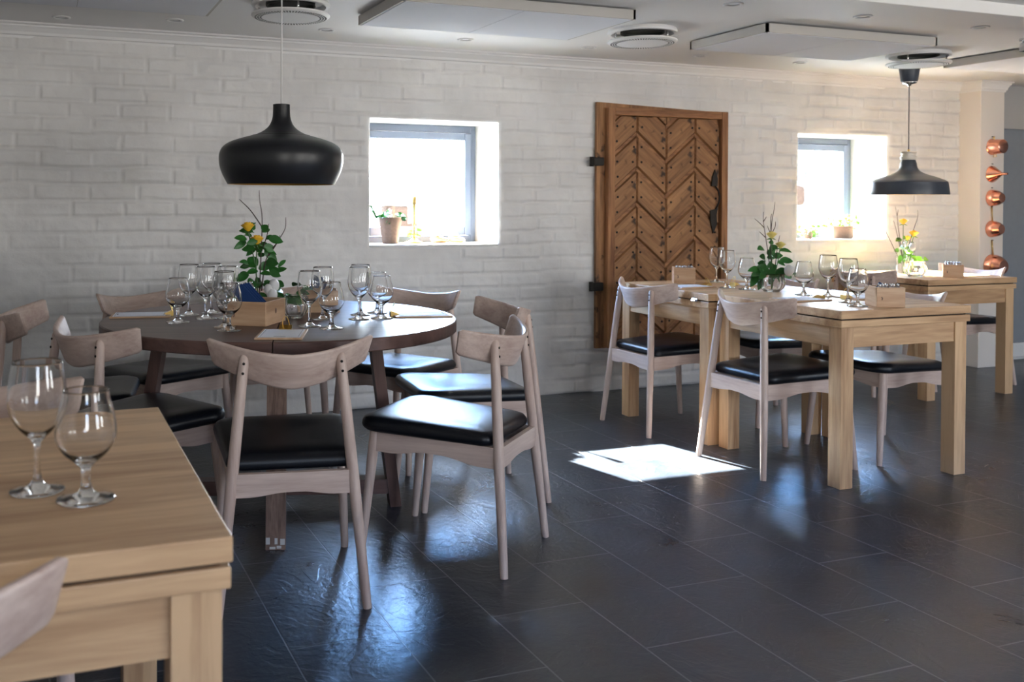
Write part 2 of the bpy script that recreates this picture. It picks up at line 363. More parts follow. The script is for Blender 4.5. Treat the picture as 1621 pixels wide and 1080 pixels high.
def brick_wall():
    st_ = .0105
    xs = [XL]
    brk = sorted([XL, XE]+[v for w in WINS for v in w])
    xs = np.unique(np.concatenate([np.linspace(a, c, max(2, int(round((c-a)/st_))+1)) for a, c in zip(brk[:-1], brk[1:])]).round(5))
    zb = [0, WZ0, WZ1, ZC]
    zs = np.unique(np.concatenate([np.linspace(a, c, int(round((c-a)/st_))+1) for a, c in zip(zb[:-1], zb[1:])]).round(5))
    X, Z = np.meshgrid(xs, zs, indexing='ij'); Hh = brick_h(X, Z)
    # rendered, rounded edge round the window openings
    for x0, x1 in WINS:
        dx = np.maximum(np.maximum(x0-X, X-x1), 0); dz = np.maximum(np.maximum(WZ0-Z, Z-WZ1), 0)
        d = np.hypot(dx, dz); k = np.clip(1-d/.035, 0, 1); Hh = Hh*(1-k)+.004*k
        k2 = np.clip(1-d/.014, 0, 1); Hh = Hh-.010*k2*k2
    nx, nz = X.shape
    co = np.stack([X, YW-Hh, Z], -1).reshape(-1, 3)
    I, J = np.meshgrid(np.arange(nx-1), np.arange(nz-1), indexing='ij')
    cx = (xs[:-1]+xs[1:])[:, None]/2+0*J; cz = (zs[:-1]+zs[1:])[None, :]/2+0*I
    keep = np.ones(I.shape, bool)
    for x0, x1 in WINS: keep &= ~((cx > x0) & (cx < x1) & (cz > WZ0) & (cz < WZ1))
    I, J = I[keep], J[keep]
    f = np.stack([I*nz+J, (I+1)*nz+J, (I+1)*nz+J+1, I*nz+J+1], -1)
    me = bpy.data.meshes.new('wall_back'); me.from_pydata(co.tolist(), [], f.tolist())
    me.materials.append(M['brick'])
    for p in me.polygons: p.use_smooth = True
    o = bpy.data.objects.new('wall_back', me); COL.objects.link(o); o['kind'] = 'structure'
    return o
wall = brick_wall()
bm = bmesh.new()   # the masonry behind the relief and the plastered window reveals
YO = 5.68
xs_ = [XL, WINS[0][0], WINS[0][1], WINS[1][0], WINS[1][1], XR]
for i in (0, 2, 4): bx(xs_[i], xs_[i+1], YW+.006, YO, 0, ZC, bm=bm)
for i in (1, 3):
    bx(xs_[i], xs_[i+1], YW+.006, YO, 0, WZ0, bm=bm); bx(xs_[i], xs_[i+1], YW+.006, YO, WZ1, ZC, bm=bm)
struct('masonry', bm, M['plaster'], wall)
# windows
for wi, (x0, x1) in enumerate(WINS):
    f = bmesh.new(); y0, y1 = 5.59, 5.66
    L_, R_, T_, B_ = .05, .035, .045, .05
    bx(x0, x0+L_, y0, y1, WZ0, WZ1, .004, f); bx(x1-R_, x1+.0, y0, y1, WZ0, WZ1, .004, f)
    bx(x0+L_, x1-R_, y0, y1, WZ1-T_, WZ1, .004, f); bx(x0+L_, x1-R_, y0, y1, WZ0, WZ0+B_, .004, f)
    wf = struct('window_%d' % (wi+1), f, M['frame'])
    s = bmesh.new(); a0, a1, c0, c1 = x0+L_+.003, x1-R_-.003, WZ0+B_+.003, WZ1-T_-.003
    for q in ((a0, a0+.055, c0, c1), (a1-.045, a1, c0, c1), (a0+.055, a1-.045, c1-.045, c1), (a0+.055, a1-.045, c0, c0+.055)):
        bx(q[0], q[1], 5.575, 5.645, q[2], q[3], .005, s)
    obj('sash', s, M['frame'], wf)
    obj('pane', bx(a0+.052, a1-.042, 5.606, 5.612, c0+.052, c1-.042), M['pane'], wf)
    h = bmesh.new(); box(h, (x0+.075, 5.565, 1.30), (.022, .02, .06), .004); box(h, (x0+.075, 5.545, 1.26), (.016, .018, .13), .005)
    obj('window_handle', h, M['white'], wf)
    s = bmesh.new(); box(s, ((x0+x1)/2, 5.42, WZ0+.006), (x1-x0-.002, .32, .012), .004); obj('window_sill', s, M['plaster'], wf)

# cornice along the brick wall and round the stub wall
PIL = (6.435, 6.675, 5.075, YW)
prof = [(0, -.075), (.010, -.075), (.012, -.062), (.022, -.058), (.026, -.045), (.045, -.022), (.052, -.020), (.054, -.012), (.070, -.008), (.072, 0), (0, 0)]
bm = bmesh.new(); prism(bm, [(YW-.003-p[0], ZC+p[1]) for p in prof], 'x', XL, PIL[0])
struct('trim_1', bm, M['white'])
bm = bmesh.new()
x0, x1, y0, y1 = PIL
path = [((x0, y1), (-1, 0)), ((x0, y0), (-1, -1)), ((x1, y0), (1, -1)), ((x1, y1), (1, 0))]
rings(bm, [[(p[0]+d[0]*q[0]*.6, p[1]+d[1]*q[0]*.6, ZC+q[1]) for q in prof] for p, d in path])
struct('trim_2', bm, M['white'])
struct('wall_stub', bx(x0, x1, y0, y1+.02, 0, ZC, .003), M['warmplaster'])
# grey wall beyond the stub wall, with a recessed door under a lintel
bm = bmesh.new(); bx(x1, XR, YW-.04, YW+.01, 1.775, ZC, bm=bm); bx(8.0, XR, YW-.04, YW+.01, 0, 1.775, bm=bm)
struct('wall_alcove', bm, simple('light_grey_paint', (.46, .45, .44), .7))
struct('door_1', bx(x1, 8.0, YW-.01, YW+.008, .12, 1.775), M['greywall'])
struct('baseboard_right', bx(x1, 8.0, YW-.03, YW+.008, 0.02, .13, .01), M['white'])
# ceiling beam
struct('trim_3', bx(XL, XR, 3.09, 3.28, 2.046, ZC+.001, .004), M['ceiling'])

# ------------------------------------------------------------ outdoors, seen through the windows
struct('ground_outside', bx(-6, 16, YO, 16, .3, .45), M['gravel'])
bm = bmesh.new(); dk = []
for i in range(60):
    for j in range(4):
        x = -4+i*.33+rnd.uniform(-.04, .04)+(j % 2)*.16; z = .55+j*.25
        f0 = len(bm.faces)
        box(bm, (x, 8.8+rnd.uniform(-.05, .05), z), (.31+rnd.uniform(-.05, .04), .3, .235), .05, Matrix.Rotation(rnd.uniform(-.06, .06), 3, 'Y'))
        if rnd.random() < .16:
            bm.faces.ensure_lookup_table()
            for f in bm.faces[f0:]: f.material_index = 1
tag(obj('stone_wall', bm, [M['stone'], M['darkstone']]), 'pale rubble stone wall outside, seen through the windows', 'wall')
t_ = thing('fence', 'grey picket fence on top of the stone wall outside', 'fence', (0, 8.8, 1.46))
bm = bmesh.new()
for z in (.06, .42): box(bm, (6, 0, z), (20, .03, .03), .003)
obj('rail', bm, M['fence'], t_)
bm = bmesh.new()
for i in range(160): box(bm, (-4+i*.125, .02, .25), (.03, .012, .5), 0)
tag(obj('picket', bm, M['fence'], t_), kind='stuff')
for i in range(12):
    bm = bmesh.new(); box(bm, (-3.8+i*1.7, -.02, .28), (.06, .06, .6), .004); obj('post', bm, M['fence'], t_)

# ------------------------------------------------------------ ceiling fittings
def downlight(x, y, label):
    t = thing('downlight', label, 'ceiling light', (x, y, ZC), 0, 'recessed downlights in the ceiling')
    bm = bmesh.new(); lathe(bm, [(.030, .004), (.030, -.003), (.036, -.006), (.044, -.004), (.045, .001), (.036, .004), (.030, .004)], 28); obj('ring', bm, M['white'], t, smooth=True)
    bm = bmesh.new(); lathe(bm, [(0, .0005), (.020, .0005), (.031, -.002), (.031, .003), (0, .003)], 24); obj('lens', bm, M['chrome'], t, smooth=True)
    return t
DL = [(.10, 5.0, 'leftmost recessed downlight, close to the cornice'), (.63, 4.87, 'recessed downlight between the left edge panel and the cornice'), (1.41, 4.85, 'recessed downlight just below the round vent over the round table'),
      (2.207, 4.85, 'recessed downlight near the cornice above the left window'), (2.99, 4.84, 'recessed downlight near the cornice, just right of the middle round vent'), (3.78, 4.85, 'recessed downlight near the cornice above the carved wooden shutter'),
      (4.55, 4.85, 'recessed downlight near the cornice above the right window'), (2.945, 3.55, 'recessed downlight at the top edge of the photo, beside the ceiling beam'),
      (3.716, 3.555, 'bright rimmed recessed downlight above the right ceiling panel'), (4.49, 3.552, 'rightmost recessed downlight, next to the ceiling beam')]
d0 = None
for x, y, lb in DL:
    if d0 is None: d0 = downlight(x, y, lb)
    else: dup(d0, (x, y, ZC), 0, lb)
def vent(x, y, label):
    t = thing('ceiling_vent', label, 'vent', (x, y, ZC), 0, 'round white ceiling vents')
    bm = bmesh.new(); lathe(bm, [(.172, 0), (.178, -.012), (.174, -.022), (.160, -.024), (.145, -.006), (.110, -.004), (.110, 0)], 56); obj('collar', bm, M['white'], t, smooth=True, auto=40)
    bm = bmesh.new(); lathe(bm, [(0, -.003), (.112, -.003), (.112, -.020), (.105, -.020), (.105, -.006), (0, -.006)], 40); obj('duct', bm, M['ventdark'], t, smooth=True, auto=40)
    bm = bmesh.new(); lathe(bm, [(0, -.072), (.155, -.072), (.172, -.069), (.178, -.063), (.176, -.057), (.160, -.059), (0, -.061)], 56, rib=lambda a, z: 0)
    obj('disc', bm, M['white'], t, smooth=True, auto=50)
    bm = bmesh.new()
    for k in range(72):
        for r in (.135, .147, .159):
            a = 2*pi*k/72; box(bm, (r*cos(a), r*sin(a), -.0725), (.007, .0025, .0015), 0, None)
    o = obj('perforation', bm, M['ventdark'], t); o.location = (0, 0, 0)
    for k in range(3):
        a = 2*pi*k/3+.5; bm = bmesh.new(); tube(bm, [(.150*cos(a), .150*sin(a), -.02), (.150*cos(a), .150*sin(a), -.062)], .005, 8); obj('spacer', bm, M['chrome'], t, smooth=True)
    return t
v0 = vent(1.065, 4.245, 'round white ceiling vent above the round table, nearest the camera')
dup(v0, (2.945, 4.25, ZC), .4, 'round white ceiling vent in the middle, between two ceiling panels')
dup(v0, (4.93, 4.30, ZC), .9, 'round white ceiling vent on the right, above the small pendant lamp')
def acoustic(x0, x1, y0, y1, label):
    t = thing('ceiling_panel', label, 'ceiling panel', ((x0+x1)/2, (y0+y1)/2, ZC), 0, 'white acoustic panels hung under the ceiling')
    w, d = x1-x0, y1-y0
    bm = bmesh.new()
    for sx_, sy_, cx_, cy_ in ((w, .012, 0, -d/2+.006), (w, .012, 0, d/2-.006), (.012, d, -w/2+.006, 0), (.012, d, w/2-.006, 0)): box(bm, (cx_, cy_, -.030), (sx_, sy_, .044), 0)
    obj('frame', bm, M['panelside'], t)
    bm = bmesh.new(); box(bm, (0, 0, -.030), (w-.026, d-.026, .034), 0); obj('core', bm, M['panelside'], t)
    for q in (-1, 1):
        bm = bmesh.new(); box(bm, (q*(w-.024)/4, 0, -.033), ((w-.024)/2-.002, d-.024, .042), .001); obj('fabric_board', bm, M['panelwhite'], t)
    bm = bmesh.new()
    for a in (-w*.35, w*.35): box(bm, (a, 0, -.004), (.03, d*.7, .009), 0)
    obj('bracket', bm, M['white'], t)
acoustic(-.42, .725, 3.79, 4.45, 'white acoustic ceiling panel cut off at the top left')
acoustic(1.438, 2.59, 3.79, 4.40, 'white acoustic ceiling panel between the left and middle vents')
acoustic(3.376, 4.515, 3.82, 4.42, 'white acoustic ceiling panel between the middle and right vents')
acoustic(5.29, 6.44, 3.82, 4.43, 'white acoustic ceiling panel at the right edge, beyond the right vent')
t = thing('spotlight', 'small chrome ceiling spotlight cut off at the right edge', 'ceiling light', (5.02, 3.70, ZC))
bm = bmesh.new(); lathe(bm, [(0, 0), (.03, 0), (.03, -.012), (0, -.012)], 20); obj('base', bm, M['chrome'], t, smooth=True, auto=40)
bm = bmesh.new(); lathe(bm, [(0, -.01), (.012, -.012), (.026, -.03), (.03, -.07), (.026, -.07), (0, -.05)], 24); obj('head', bm, M['chrome'], t, smooth=True, auto=40)

# ------------------------------------------------------------ chairs
def rail_bm(p0, p1, zt0, zt1, he, hm, th):
    """rail from p0 to p1 (xy) with an arched lower edge"""
    bm = bmesh.new(); p0 = Vector((*p0, 0)); p1 = Vector((*p1, 0)); d = (p1-p0); nrm = Vector((-d.y, d.x, 0)).normalized()*th/2
    N = 20; A, B = [], []
    rs = []
    for i in range(N+1):
        u = i/N; c = p0+d*u; zt = zt0+(zt1-zt0)*u
        k = min(1, max(0, (min(u, 1-u)-.14)/.30)); k = k*k*(3-2*k)
        zb = zt-(he+(hm-he)*k)
        rs.append([c+nrm+Vector((0, 0, zb)), c+nrm+Vector((0, 0, zt)), c-nrm+Vector((0, 0, zt)), c-nrm+Vector((0, 0, zb))])
    rings(bm, rs); return bm
def backrest_bm():
    bm = bmesh.new(); N = 60; W2 = .240; T = .019; rs = []
    for i in range(N+1):
        s = -W2+2*W2*i/N; a = abs(s)/W2
        xm = .036+2.15*s*s-.006*a**6
        zt = .750+.040*a**1.6; zb = .641+.062*a**1.55
        tpx = 4.3*s; nl = math.hypot(1, tpx); nx_, ny_ = 1/nl, -tpx/nl  # forward normal
        e = min(1, (W2-abs(s))/.007); sh = .007*(1-math.sqrt(max(0, 1-(1-e)**2)))
        zt -= sh; zb += sh; zm = (zt+zb)/2
        t2 = T/2*(.55+.45*min(1, (W2-abs(s))/.006))
        ring = []
        K = 6; hh_ = (zt-zb)/2
        pts = []
        for j in range(K+1): # top round
            an = pi*j/K; pts.append((t2*cos(an), hh_-t2+t2*sin(an)*1.0))
        for j in range(K+1):
            an = pi+pi*j/K; pts.append((t2*cos(an), -hh_+t2+t2*sin(an)))
        for px_, pz_ in pts:
            lean = -pz_*.36
            ring.append((xm+nx_*(px_+lean), s+ny_*(px_+lean), zm+pz_))
        rs.append(ring)
    rings(bm, rs); return bm
def cushion_bm():
    # trapezoid outline with rounded corners, domed top
    def outline(inset, n=10):
        xr, xf, wr, wf = .052, .535, .192, .243
        cs = [(xr, -wr), (xf, -wf), (xf, wf), (xr, wr)]; R = [.045, .075, .075, .045]
        pts = []
        cen = Vector((.30, 0))
        for i in range(4):
            p = Vector(cs[i]); a = Vector(cs[i-1]); c = Vector(cs[(i+1) % 4])
            u = (a-p).normalized(); v = (c-p).normalized(); r = R[i]
            ang = math.acos(max(-1, min(1, u.dot(v)))); t_ = r/math.tan(ang/2)
            q = p+(u+v).normalized()*(r/math.sin(ang/2))
            s0 = p+u*t_-q; s1 = p+v*t_-q
            for k in range(n+1):
                w = s0.lerp(s1, k/n).normalized()*r; pts.append(q+w)
            # gentle bow of the sides
            nxt = Vector(cs[(i+1) % 4])
            for k in (1, 2, 3, 4): pass
        out = []
        for p in pts:
            d = (cen-p); L = d.length; out.append(p+d/L*inset)
        return out
    def zs(x): return .403+(x-.05)*.040   # follows the sloping rails
    lay = [(.030, .000), (.012, .001), (.003, .008), (.0, .018), (.003, .030), (.011, .040), (.030, .047), (.070, .0515), (.13, .053), (.19, .0515)]
    rs = []
    for ins, h in lay:
        rs.append([(p.x, p.y, zs(p.x)+h-(.010 if h > .045 else 0)*max(0, 1-((p.x-.3)/.3)**2)*max(0, 1-(p.y/.2)**2)) for p in outline(ins)])
    bm = bmesh.new(); rings(bm, rs); return bm
def make_chair():
    t = thing('dining_chair', 'chair', 'chair')
    obj('seat', cushion_bm(), M['leather'], t, smooth=True)
    b_ = obj('backrest', backrest_bm(), M['chair_y'], t, smooth=True, auto=50)
    for s in (-1, 1):
        bm = bmesh.new(); tube(bm, [(0, s*.216, 0), (.002, s*.214, .02), (.033, s*.180, .36), (.052, s*.156, .60), (.063, s*.142, .735), (.0635, s*.1415, .744), (.064, s*.141, .748)], [.0125, .0135, .0175, .0165, .0145, .011, .004], 20)
        lg = obj('leg', bm, M['chair_z'], t, smooth=True, auto=50)
        bm = bmesh.new()
        for z in (.722, .694):
            k = z/.748; tube(bm, [(.064*k-.0165, s*(.2165-.0755*k), z), (.064*k-.010, s*(.2165-.0755*k), z)], .0042, 10)
        obj('dowel_hole', bm, M['hole'], lg)
        bm = bmesh.new(); tube(bm, [(.516, s*.215, 0), (.514, s*.214, .02), (.480, s*.197, .36), (.474, s*.194, .416), (.473, s*.1935, .421)], [.0120, .013, .0185, .0185, .014], 20)
        obj('leg', bm, M['chair_z'], t, smooth=True, auto=50)
        obj('seat_rail', rail_bm((.038, s*.178), (.474, s*.198), .404, .419, .068, .050, .020), M['chair_x'], t)
    obj('seat_rail', rail_bm((.034, -.176), (.034, .176), .404, .404, .068, .057, .020), M['chair_y'], t)
    obj('seat_rail', rail_bm((.474, -.192), (.474, .192), .419, .419, .068, .055, .020), M['chair_y'], t)
    return t
CH = [
 (.69, 2.697, 80, 'pale wooden chair with black seat at the round table, back squarely to the camera', 'chairs around the round table'),
 (1.538, 2.867, 133.3, 'pale chair at the front right of the round table, seen side on beside open floor', 'chairs around the round table'),
 (1.921, 3.572, 174.4, 'pale wooden chair at the right end of the round table, partly behind another chair', 'chairs around the round table'),
 (1.81, 4.37, 215, 'chair at the rear right of the round table, its curved back against the brick wall', 'chairs around the round table'),
 (1.105, 4.84, 264, 'chair hidden behind the flowers and boxes on the far side of the round table', 'chairs around the round table'),
 (.385, 4.67, 299, 'chair at the rear left of the round table, black seat facing the camera', 'chairs around the round table'),
 (-.165, 4.03, -10, 'wooden chair farthest left at the round table, seen side on against the brick wall', 'chairs around the round table'),
 (.062, 3.344, 27, 'chair at the front left of the round table, rounded back towards the near glasses', 'chairs around the round table'),
 (2.904, 4.326, 0, 'pale chair at the long oak table, standing in front of the wooden shutter', 'chairs at the long oak table'),
 (2.922, 3.523, 0, 'pale chair standing in the sun patch beside the long oak table', 'chairs at the long oak table'),
 (4.10, 3.545, 181.5, 'chair on the far side of the long oak table, by its near end', 'chairs at the long oak table'),
 (4.096, 4.320, 180.6, 'chair on the far side of the long oak table, towards the brick wall', 'chairs at the long oak table'),
 (4.835, 4.73, 0, 'chair between the two right tables, back to the camera', 'chairs at the far oak table'),
 (6.06, 4.73, 180, 'sunlit chair at the right end of the far oak table, by the copper pans', 'chairs at the far oak table'),
 (-.155, 2.475, 270, 'chair at the back of the near table, seen through the two near glasses', 'chairs at the near oak table'),
 (-.235, 1.045, 84, 'chair at the bottom left corner, in front of the near oak table', 'chairs at the near oak table'),
]
ch0 = make_chair()
for i, (x, y, a, lb, g) in enumerate(CH):
    if i == 0: ch0.location = (x, y, 0); ch0.rotation_euler = (0, 0, radians(a)); tag(ch0, lb, 'chair', g)
    else: dup(ch0, (x, y, 0), radians(a), lb, g)

# ------------------------------------------------------------ oak tables
def oak_table(x0, x1, y0, y1, h, label, group=None, grain='x', latch=False):
    t = thing('dining_table', label, 'table', ((x0+x1)/2, (y0+y1)/2, 0), 0, group)
    w, d = x1-x0, y1-y0; o2 = 'y' if grain == 'x' else 'x'
    bm = bmesh.new(); box(bm, (0, 0, h-.0175), (w, d, .035), .0025); obj('tabletop', bm, M['oak_'+grain], t)
    bm = bmesh.new(); box(bm, (0, 0, h-.0405), (w-.03, d-.03, .013), 0); obj('spacer_board', bm, M['hole'], t)
    bm = bmesh.new(); box(bm, (0, 0, h-.056), (w-.004, d-.004, .030), .0025); obj('lower_leaf', bm, M['oak_'+grain], t)
    L = .068; i_ = .012; zt = h-.0705
    for sx_ in (-1, 1):
        for sy_ in (-1, 1):
            bm = bmesh.new(); box(bm, (sx_*(w/2-i_-L/2), sy_*(d/2-i_-L/2), zt/2), (L, L, zt), .002)
            obj('leg', bm, M['oak_z'], t)
    ah = .088
    for s in (-1, 1):
        bm = bmesh.new(); box(bm, (0, s*(d/2-i_-.018), zt-ah/2), (w-2*(i_+L), .022, ah), .001); obj('apron', bm, M['oak_x'], t)
        bm = bmesh.new(); box(bm, (s*(w/2-i_-.018), 0, zt-ah/2), (.022, d-2*(i_+L), ah), .001); obj('apron', bm, M['oak_y'], t)
    if latch:
        bm = bmesh.new(); box(bm, (-w/2-.004, -d/2+.10, h-.038), (.008, .045, .018), .003); tube(bm, [(-w/2-.012, -d/2+.085, h-.04), (-w/2-.012, -d/2+.115, h-.04)], .005, 10)
        obj('latch', bm, M['chrome'], t)
    return t
oak_table(3.118, 3.858, 3.078, 3.866, .75, 'light oak table on the right, the nearer of two pushed together', 'oak tables', 'x')
oak_table(3.075, 3.815, 3.870, 4.640, .75, 'light oak table of the right pair that stands in front of the wooden shutter', 'oak tables', 'x', True)
oak_table(5.03, 5.785, 4.30, 5.06, .738, 'sunlit oak table in the far right corner under the right window', 'oak tables', 'x')
oak_table(-1.16, .240, 1.262, 2.116, .75, 'light oak table in the near left foreground carrying two empty glasses', 'oak tables', 'x')

# ------------------------------------------------------------ round table
RC = Vector((.875, 3.62)); RR = .672
t = thing('round_table', 'dark smoked oak round table set with many glasses, left of centre', 'table', (RC.x, RC.y, 0), radians(-16))
for s in (-1, 1):
    bm = bmesh.new(); pts = []
    N = 72
    def ring_at(r, z): return [(s*(.0022+(r)*sin(pi*k/N)), r*cos(pi*k/N), z) for k in range(N+1)]
    rings(bm, [ring_at(RR-.004, .705), ring_at(RR, .709), ring_at(RR, .746), ring_at(RR-.004, .75)])
    obj('tabletop_half', bm, M['smoked_x'], t)
bm = bmesh.new(); box(bm, (0, 0, .685), (.70, .10, .04), .004); box(bm, (0, 0, .685), (.10, .70, .04), .004); obj('top_brace', bm, M['smoked_x'], t)
ix = Matrix.Rotation(radians(16), 2)
for (fx, fy), mt in (((.763, 3.235), 'postbrown'), ((1.315, 3.545), 'smoked_z'), ((.340, 3.85), 'smoked_z'), ((.96, 4.10), 'smoked_z')):
    f_ = ix @ (Vector((fx, fy))-RC); top = f_*.80
    bm = bmesh.new(); d = f_.normalized(); sd = Vector((-d.y, d.x)); hw = .034
    def sq(c, z, a=hw): return [(c.x+d.x*i*a*.65+sd.x*j*a, c.y+d.y*i*a*.65+sd.y*j*a, z) for i, j in ((-1, -1), (1, -1), (1, 1), (-1, 1))]
    rings(bm, [sq(f_, 0), sq(top, .706)])
    lg = obj('leg', bm, M[mt], t)
    if mt == 'postbrown':
        bm = bmesh.new(); random.seed(3)
        for k in range(9):
            u = rnd.uniform(-.030, .030); z = rnd.uniform(.004, .05)
            c = f_+d*(hw+.0006)-d*z*.2*f_.length/.706+sd*u
            box(bm, (c.x, c.y, z), (.002, rnd.uniform(.006, .016), rnd.uniform(.008, .03)), 0, Matrix.Rotation(math.atan2(d.y, d.x), 3, 'Z')) if False else None
        for u, z, w_, h_ in ((-.026, .022, .014, .040), (.002, .022, .010, .036), (.024, .020, .016, .034), (-.010, .006, .020, .010), (.012, .008, .016, .012)):
            c = f_+d*(hw*.65+.0004-z*.2*f_.length/.706)+sd*u
            ring_ = [(c+sd*a+Vector((0, 0))) for a in (-w_/2, w_/2)]
            q = [bm.verts.new((ring_[0].x, ring_[0].y, z-h_/2 if z > h_/2 else .001)), bm.verts.new((ring_[1].x, ring_[1].y, z-h_/2 if z > h_/2 else .001)), bm.verts.new((ring_[1].x, ring_[1].y, z+h_/2)), bm.verts.new((ring_[0].x, ring_[0].y, z+h_/2))]
            bm.faces.new(q)
        o = obj('worn_patch', bm, M['panelside'], lg)
bm = bmesh.new()
fa, fb = ix @ (Vector((.763, 3.235))-RC), ix @ (Vector((.96, 4.10))-RC)
def beam(bm, a, b_, z0, z1, w_):
    d = (b_-a).normalized(); s_ = Vector((-d.y, d.x))*w_/2
    rings(bm, [[(a+s_).to_tuple()+(z0,), (a-s_).to_tuple()+(z0,), (a-s_).to_tuple()+(z1,), (a+s_).to_tuple()+(z1,)], [(b_+s_).to_tuple()+(z0,), (b_-s_).to_tuple()+(z0,), (b_-s_).to_tuple()+(z1,), (b_+s_).to_tuple()+(z1,)]])
beam(bm, fa*.92, fb*.92, .05, .11, .06); obj('stretcher', bm, M['smoked_y'], t)
bm = bmesh.new(); fa, fb = ix @ (Vector((1.315, 3.545))-RC), ix @ (Vector((.340, 3.85))-RC)
beam(bm, fa*.94, fb*.94, .052, .108, .06); obj('stretcher', bm, M['smoked_x'], t)

# ------------------------------------------------------------ glasses
def wine_glass():
    g = thing('wine_glass', '', 'glass')
    bm = bmesh.new()
    outer = smoothlist([(.0075, .018), (.0048, .030), (.0042, .055), (.0055, .072), (.012, .082), (.026, .096), (.038, .115), (.0435, .138), (.0425, .160), (.0395, .182), (.0365, .199)], 4)
    inner = smoothlist([(.0353, .199), (.0383, .182), (.0412, .160), (.0422, .138), (.0367, .116), (.0245, .098), (.010, .088), (0, .0865)], 4)
    base = [(0, 0), (.038, 0), (.0405, .0012), (.040, .0028), (.030, .0042), (.018, .0075), (.011, .012)]
    prof = base+[tuple(p) for p in outer]+[tuple(p) for p in inner[:-1]]+[(0, .0865)]
    lathe(bm, [(max(r, 0), z) for r, z in prof], 40); obj('bowl_and_stem', bm, M['glass'], g, smooth=True)
    return g
def beer_glass():
    g = thing('stemmed_glass', '', 'glass')
    bm = bmesh.new()
    outer = smoothlist([(.0095, .016), (.0068, .026), (.0066, .040), (.0085, .048), (.016, .056), (.032, .070), (.0425, .088), (.0442, .105), (.0405, .130), (.0350, .150), (.0328, .164)], 4)
    inner = smoothlist([(.0317, .164), (.0338, .150), (.0393, .130), (.0430, .105), (.0412, .088), (.0305, .072), (.014, .062), (0, .060)], 4)
    base = [(0, 0), (.040, 0), (.0425, .0012), (.042, .003), (.032, .0045), (.020, .0075), (.013, .011)]
    prof = base+[tuple(p) for p in outer]+[tuple(p) for p in inner[:-1]]+[(0, .060)]
    lathe(bm, [(max(r, 0), z) for r, z in prof], 40); obj('bowl_and_stem', bm, M['glass'], g, smooth=True)
    return g
WG, BG = wine_glass(), beer_glass(); used = {'w': False, 'b': False}
def glass(k, x, y, z, lb, g):
    src = WG if k == 'w' else BG
    if not used[k]: used[k] = True; src.location = (x, y, z); tag(src, lb, 'glass', g); return src
    return dup(src, (x, y, z), 0, lb, g)
G1, G2, G3, G4 = 'glasses on the near oak table', 'glasses on the round table', 'glasses on the long oak table', 'glasses on the far oak table'
GL = [('w', -.004, 1.560, 'tall stemmed wine glass standing left of the pair on the near table', G1), ('b', .064, 1.492, 'short stemmed beer glass standing right of the pair on the near table', G1),
 ('b', .475, 3.577, 'short stemmed glass at the left end of the round table, beside the clipboard', G2), ('w', .590, 3.66, 'tall wine glass just right of the leftmost short glass on the round table', G2),
 ('w', .548, 3.80, 'tall wine glass half hidden behind another at the left of the round table', G2), ('w', .641, 3.83, 'tall wine glass standing alone, rightmost of the left cluster on the round table', G2),
 ('b', .612, 3.296, 'short stemmed glass in front of the left cutlery box on the round table', G2), ('w', .612, 3.385, 'tall wine glass directly behind a short one, at the left cutlery box', G2),
 ('w', .672, 3.655, 'tall wine glass behind the blue napkins and the left cutlery box', G2), ('w', .903, 3.316, 'tall wine glass right of the ribbed glass jar on the round table', G2),
 ('b', .958, 3.226, 'short stemmed glass in the middle front of the round table, right of the clipboard', G2), ('w', 1.005, 3.50, 'tall wine glass in front of the rear cutlery box', G2),
 ('w', 1.135, 3.455, 'tall wine glass in front of the bright side of the round table', G2), ('w', 1.185, 3.59, 'tall wine glass behind another on the bright side of the round table', G2),
 ('b', 1.270, 3.63, 'short stemmed glass farthest back on the bright side of the round table', G2), ('b', 1.226, 3.455, 'short stemmed glass farthest right on the round table', G2),
 ('w', 3.600, 4.46, 'wine glass in front of the shutter, nearest the far cutlery box on the long table', G3), ('w', 3.400, 4.13, 'tall wine glass left of the crystal vase, rear of two overlapping', G3), ('b', 3.435, 4.02, 'short stemmed glass left of the crystal vase, front of two overlapping', G3),
 ('b', 3.488, 3.68, 'short stemmed glass right of the crystal vase, left of its pair', G3), ('w', 3.560, 3.60, 'tall wine glass right of the crystal vase, right of its pair', G3),
 ('w', 3.425, 3.345, 'tall wine glass left of the near cutlery box on the long table', G3), ('b', 3.335, 3.205, 'short stemmed glass closest to the near cutlery box on the long table', G3),
 ('b', 5.50, 4.86, 'sunlit short glass on the far table, left of its pair', G4), ('w', 5.60, 4.95, 'sunlit tall glass on the far table, right of its pair', G4)]
for k, x, y, lb, g in GL: glass(k, x, y, (.738 if g == G4 else .75)+.0004, lb, g)

# ------------------------------------------------------------ pendants
t = thing('pendant_lamp', 'large black onion shaped pendant lamp over the round table', 'lamp', (.868, 3.60, 1.262))
pr = [(.2035, 0), (.222, .035), (.2335, .068), (.2365, .098), (.234, .120), (.222, .142), (.197, .160), (.158, .174), (.108, .188), (.090, .194), (.066, .207), (.048, .224), (.038, .244), (.0335, .266), (.0325, .300), (.0325, .306)]
op = smoothlist(pr, 5); ip = [(max(.001, p[0]-.003), p[1]-.002 if p[1] > .1 else p[1]) for p in reversed(op)]
bm = bmesh.new(); lathe(bm, [tuple(p) for p in op]+[(.028, .307), (0, .307)], 72); obj('shade', bm, M['black'], t, smooth=True)
bm = bmesh.new(); lathe(bm, [tuple(op[0])]+[(p[0], p[1]) for p in reversed(ip) if p[1] < .302], 72); obj('shade_lining', bm, M['gold'], t, smooth=True)
bm = bmesh.new(); lathe(bm, [(.1085, .186), (.1105, .1868), (.1105, .1878), (.107, .1885)], 72); obj('seam_ring', bm, M['hole'], t, smooth=True)
bm = bmesh.new(); lathe(bm, [(0, .02), (.018, .026), (.03, .05), (.026, .085), (.014, .11), (.014, .16), (0, .16)], 20); obj('bulb', bm, M['egg'], t, smooth=True)
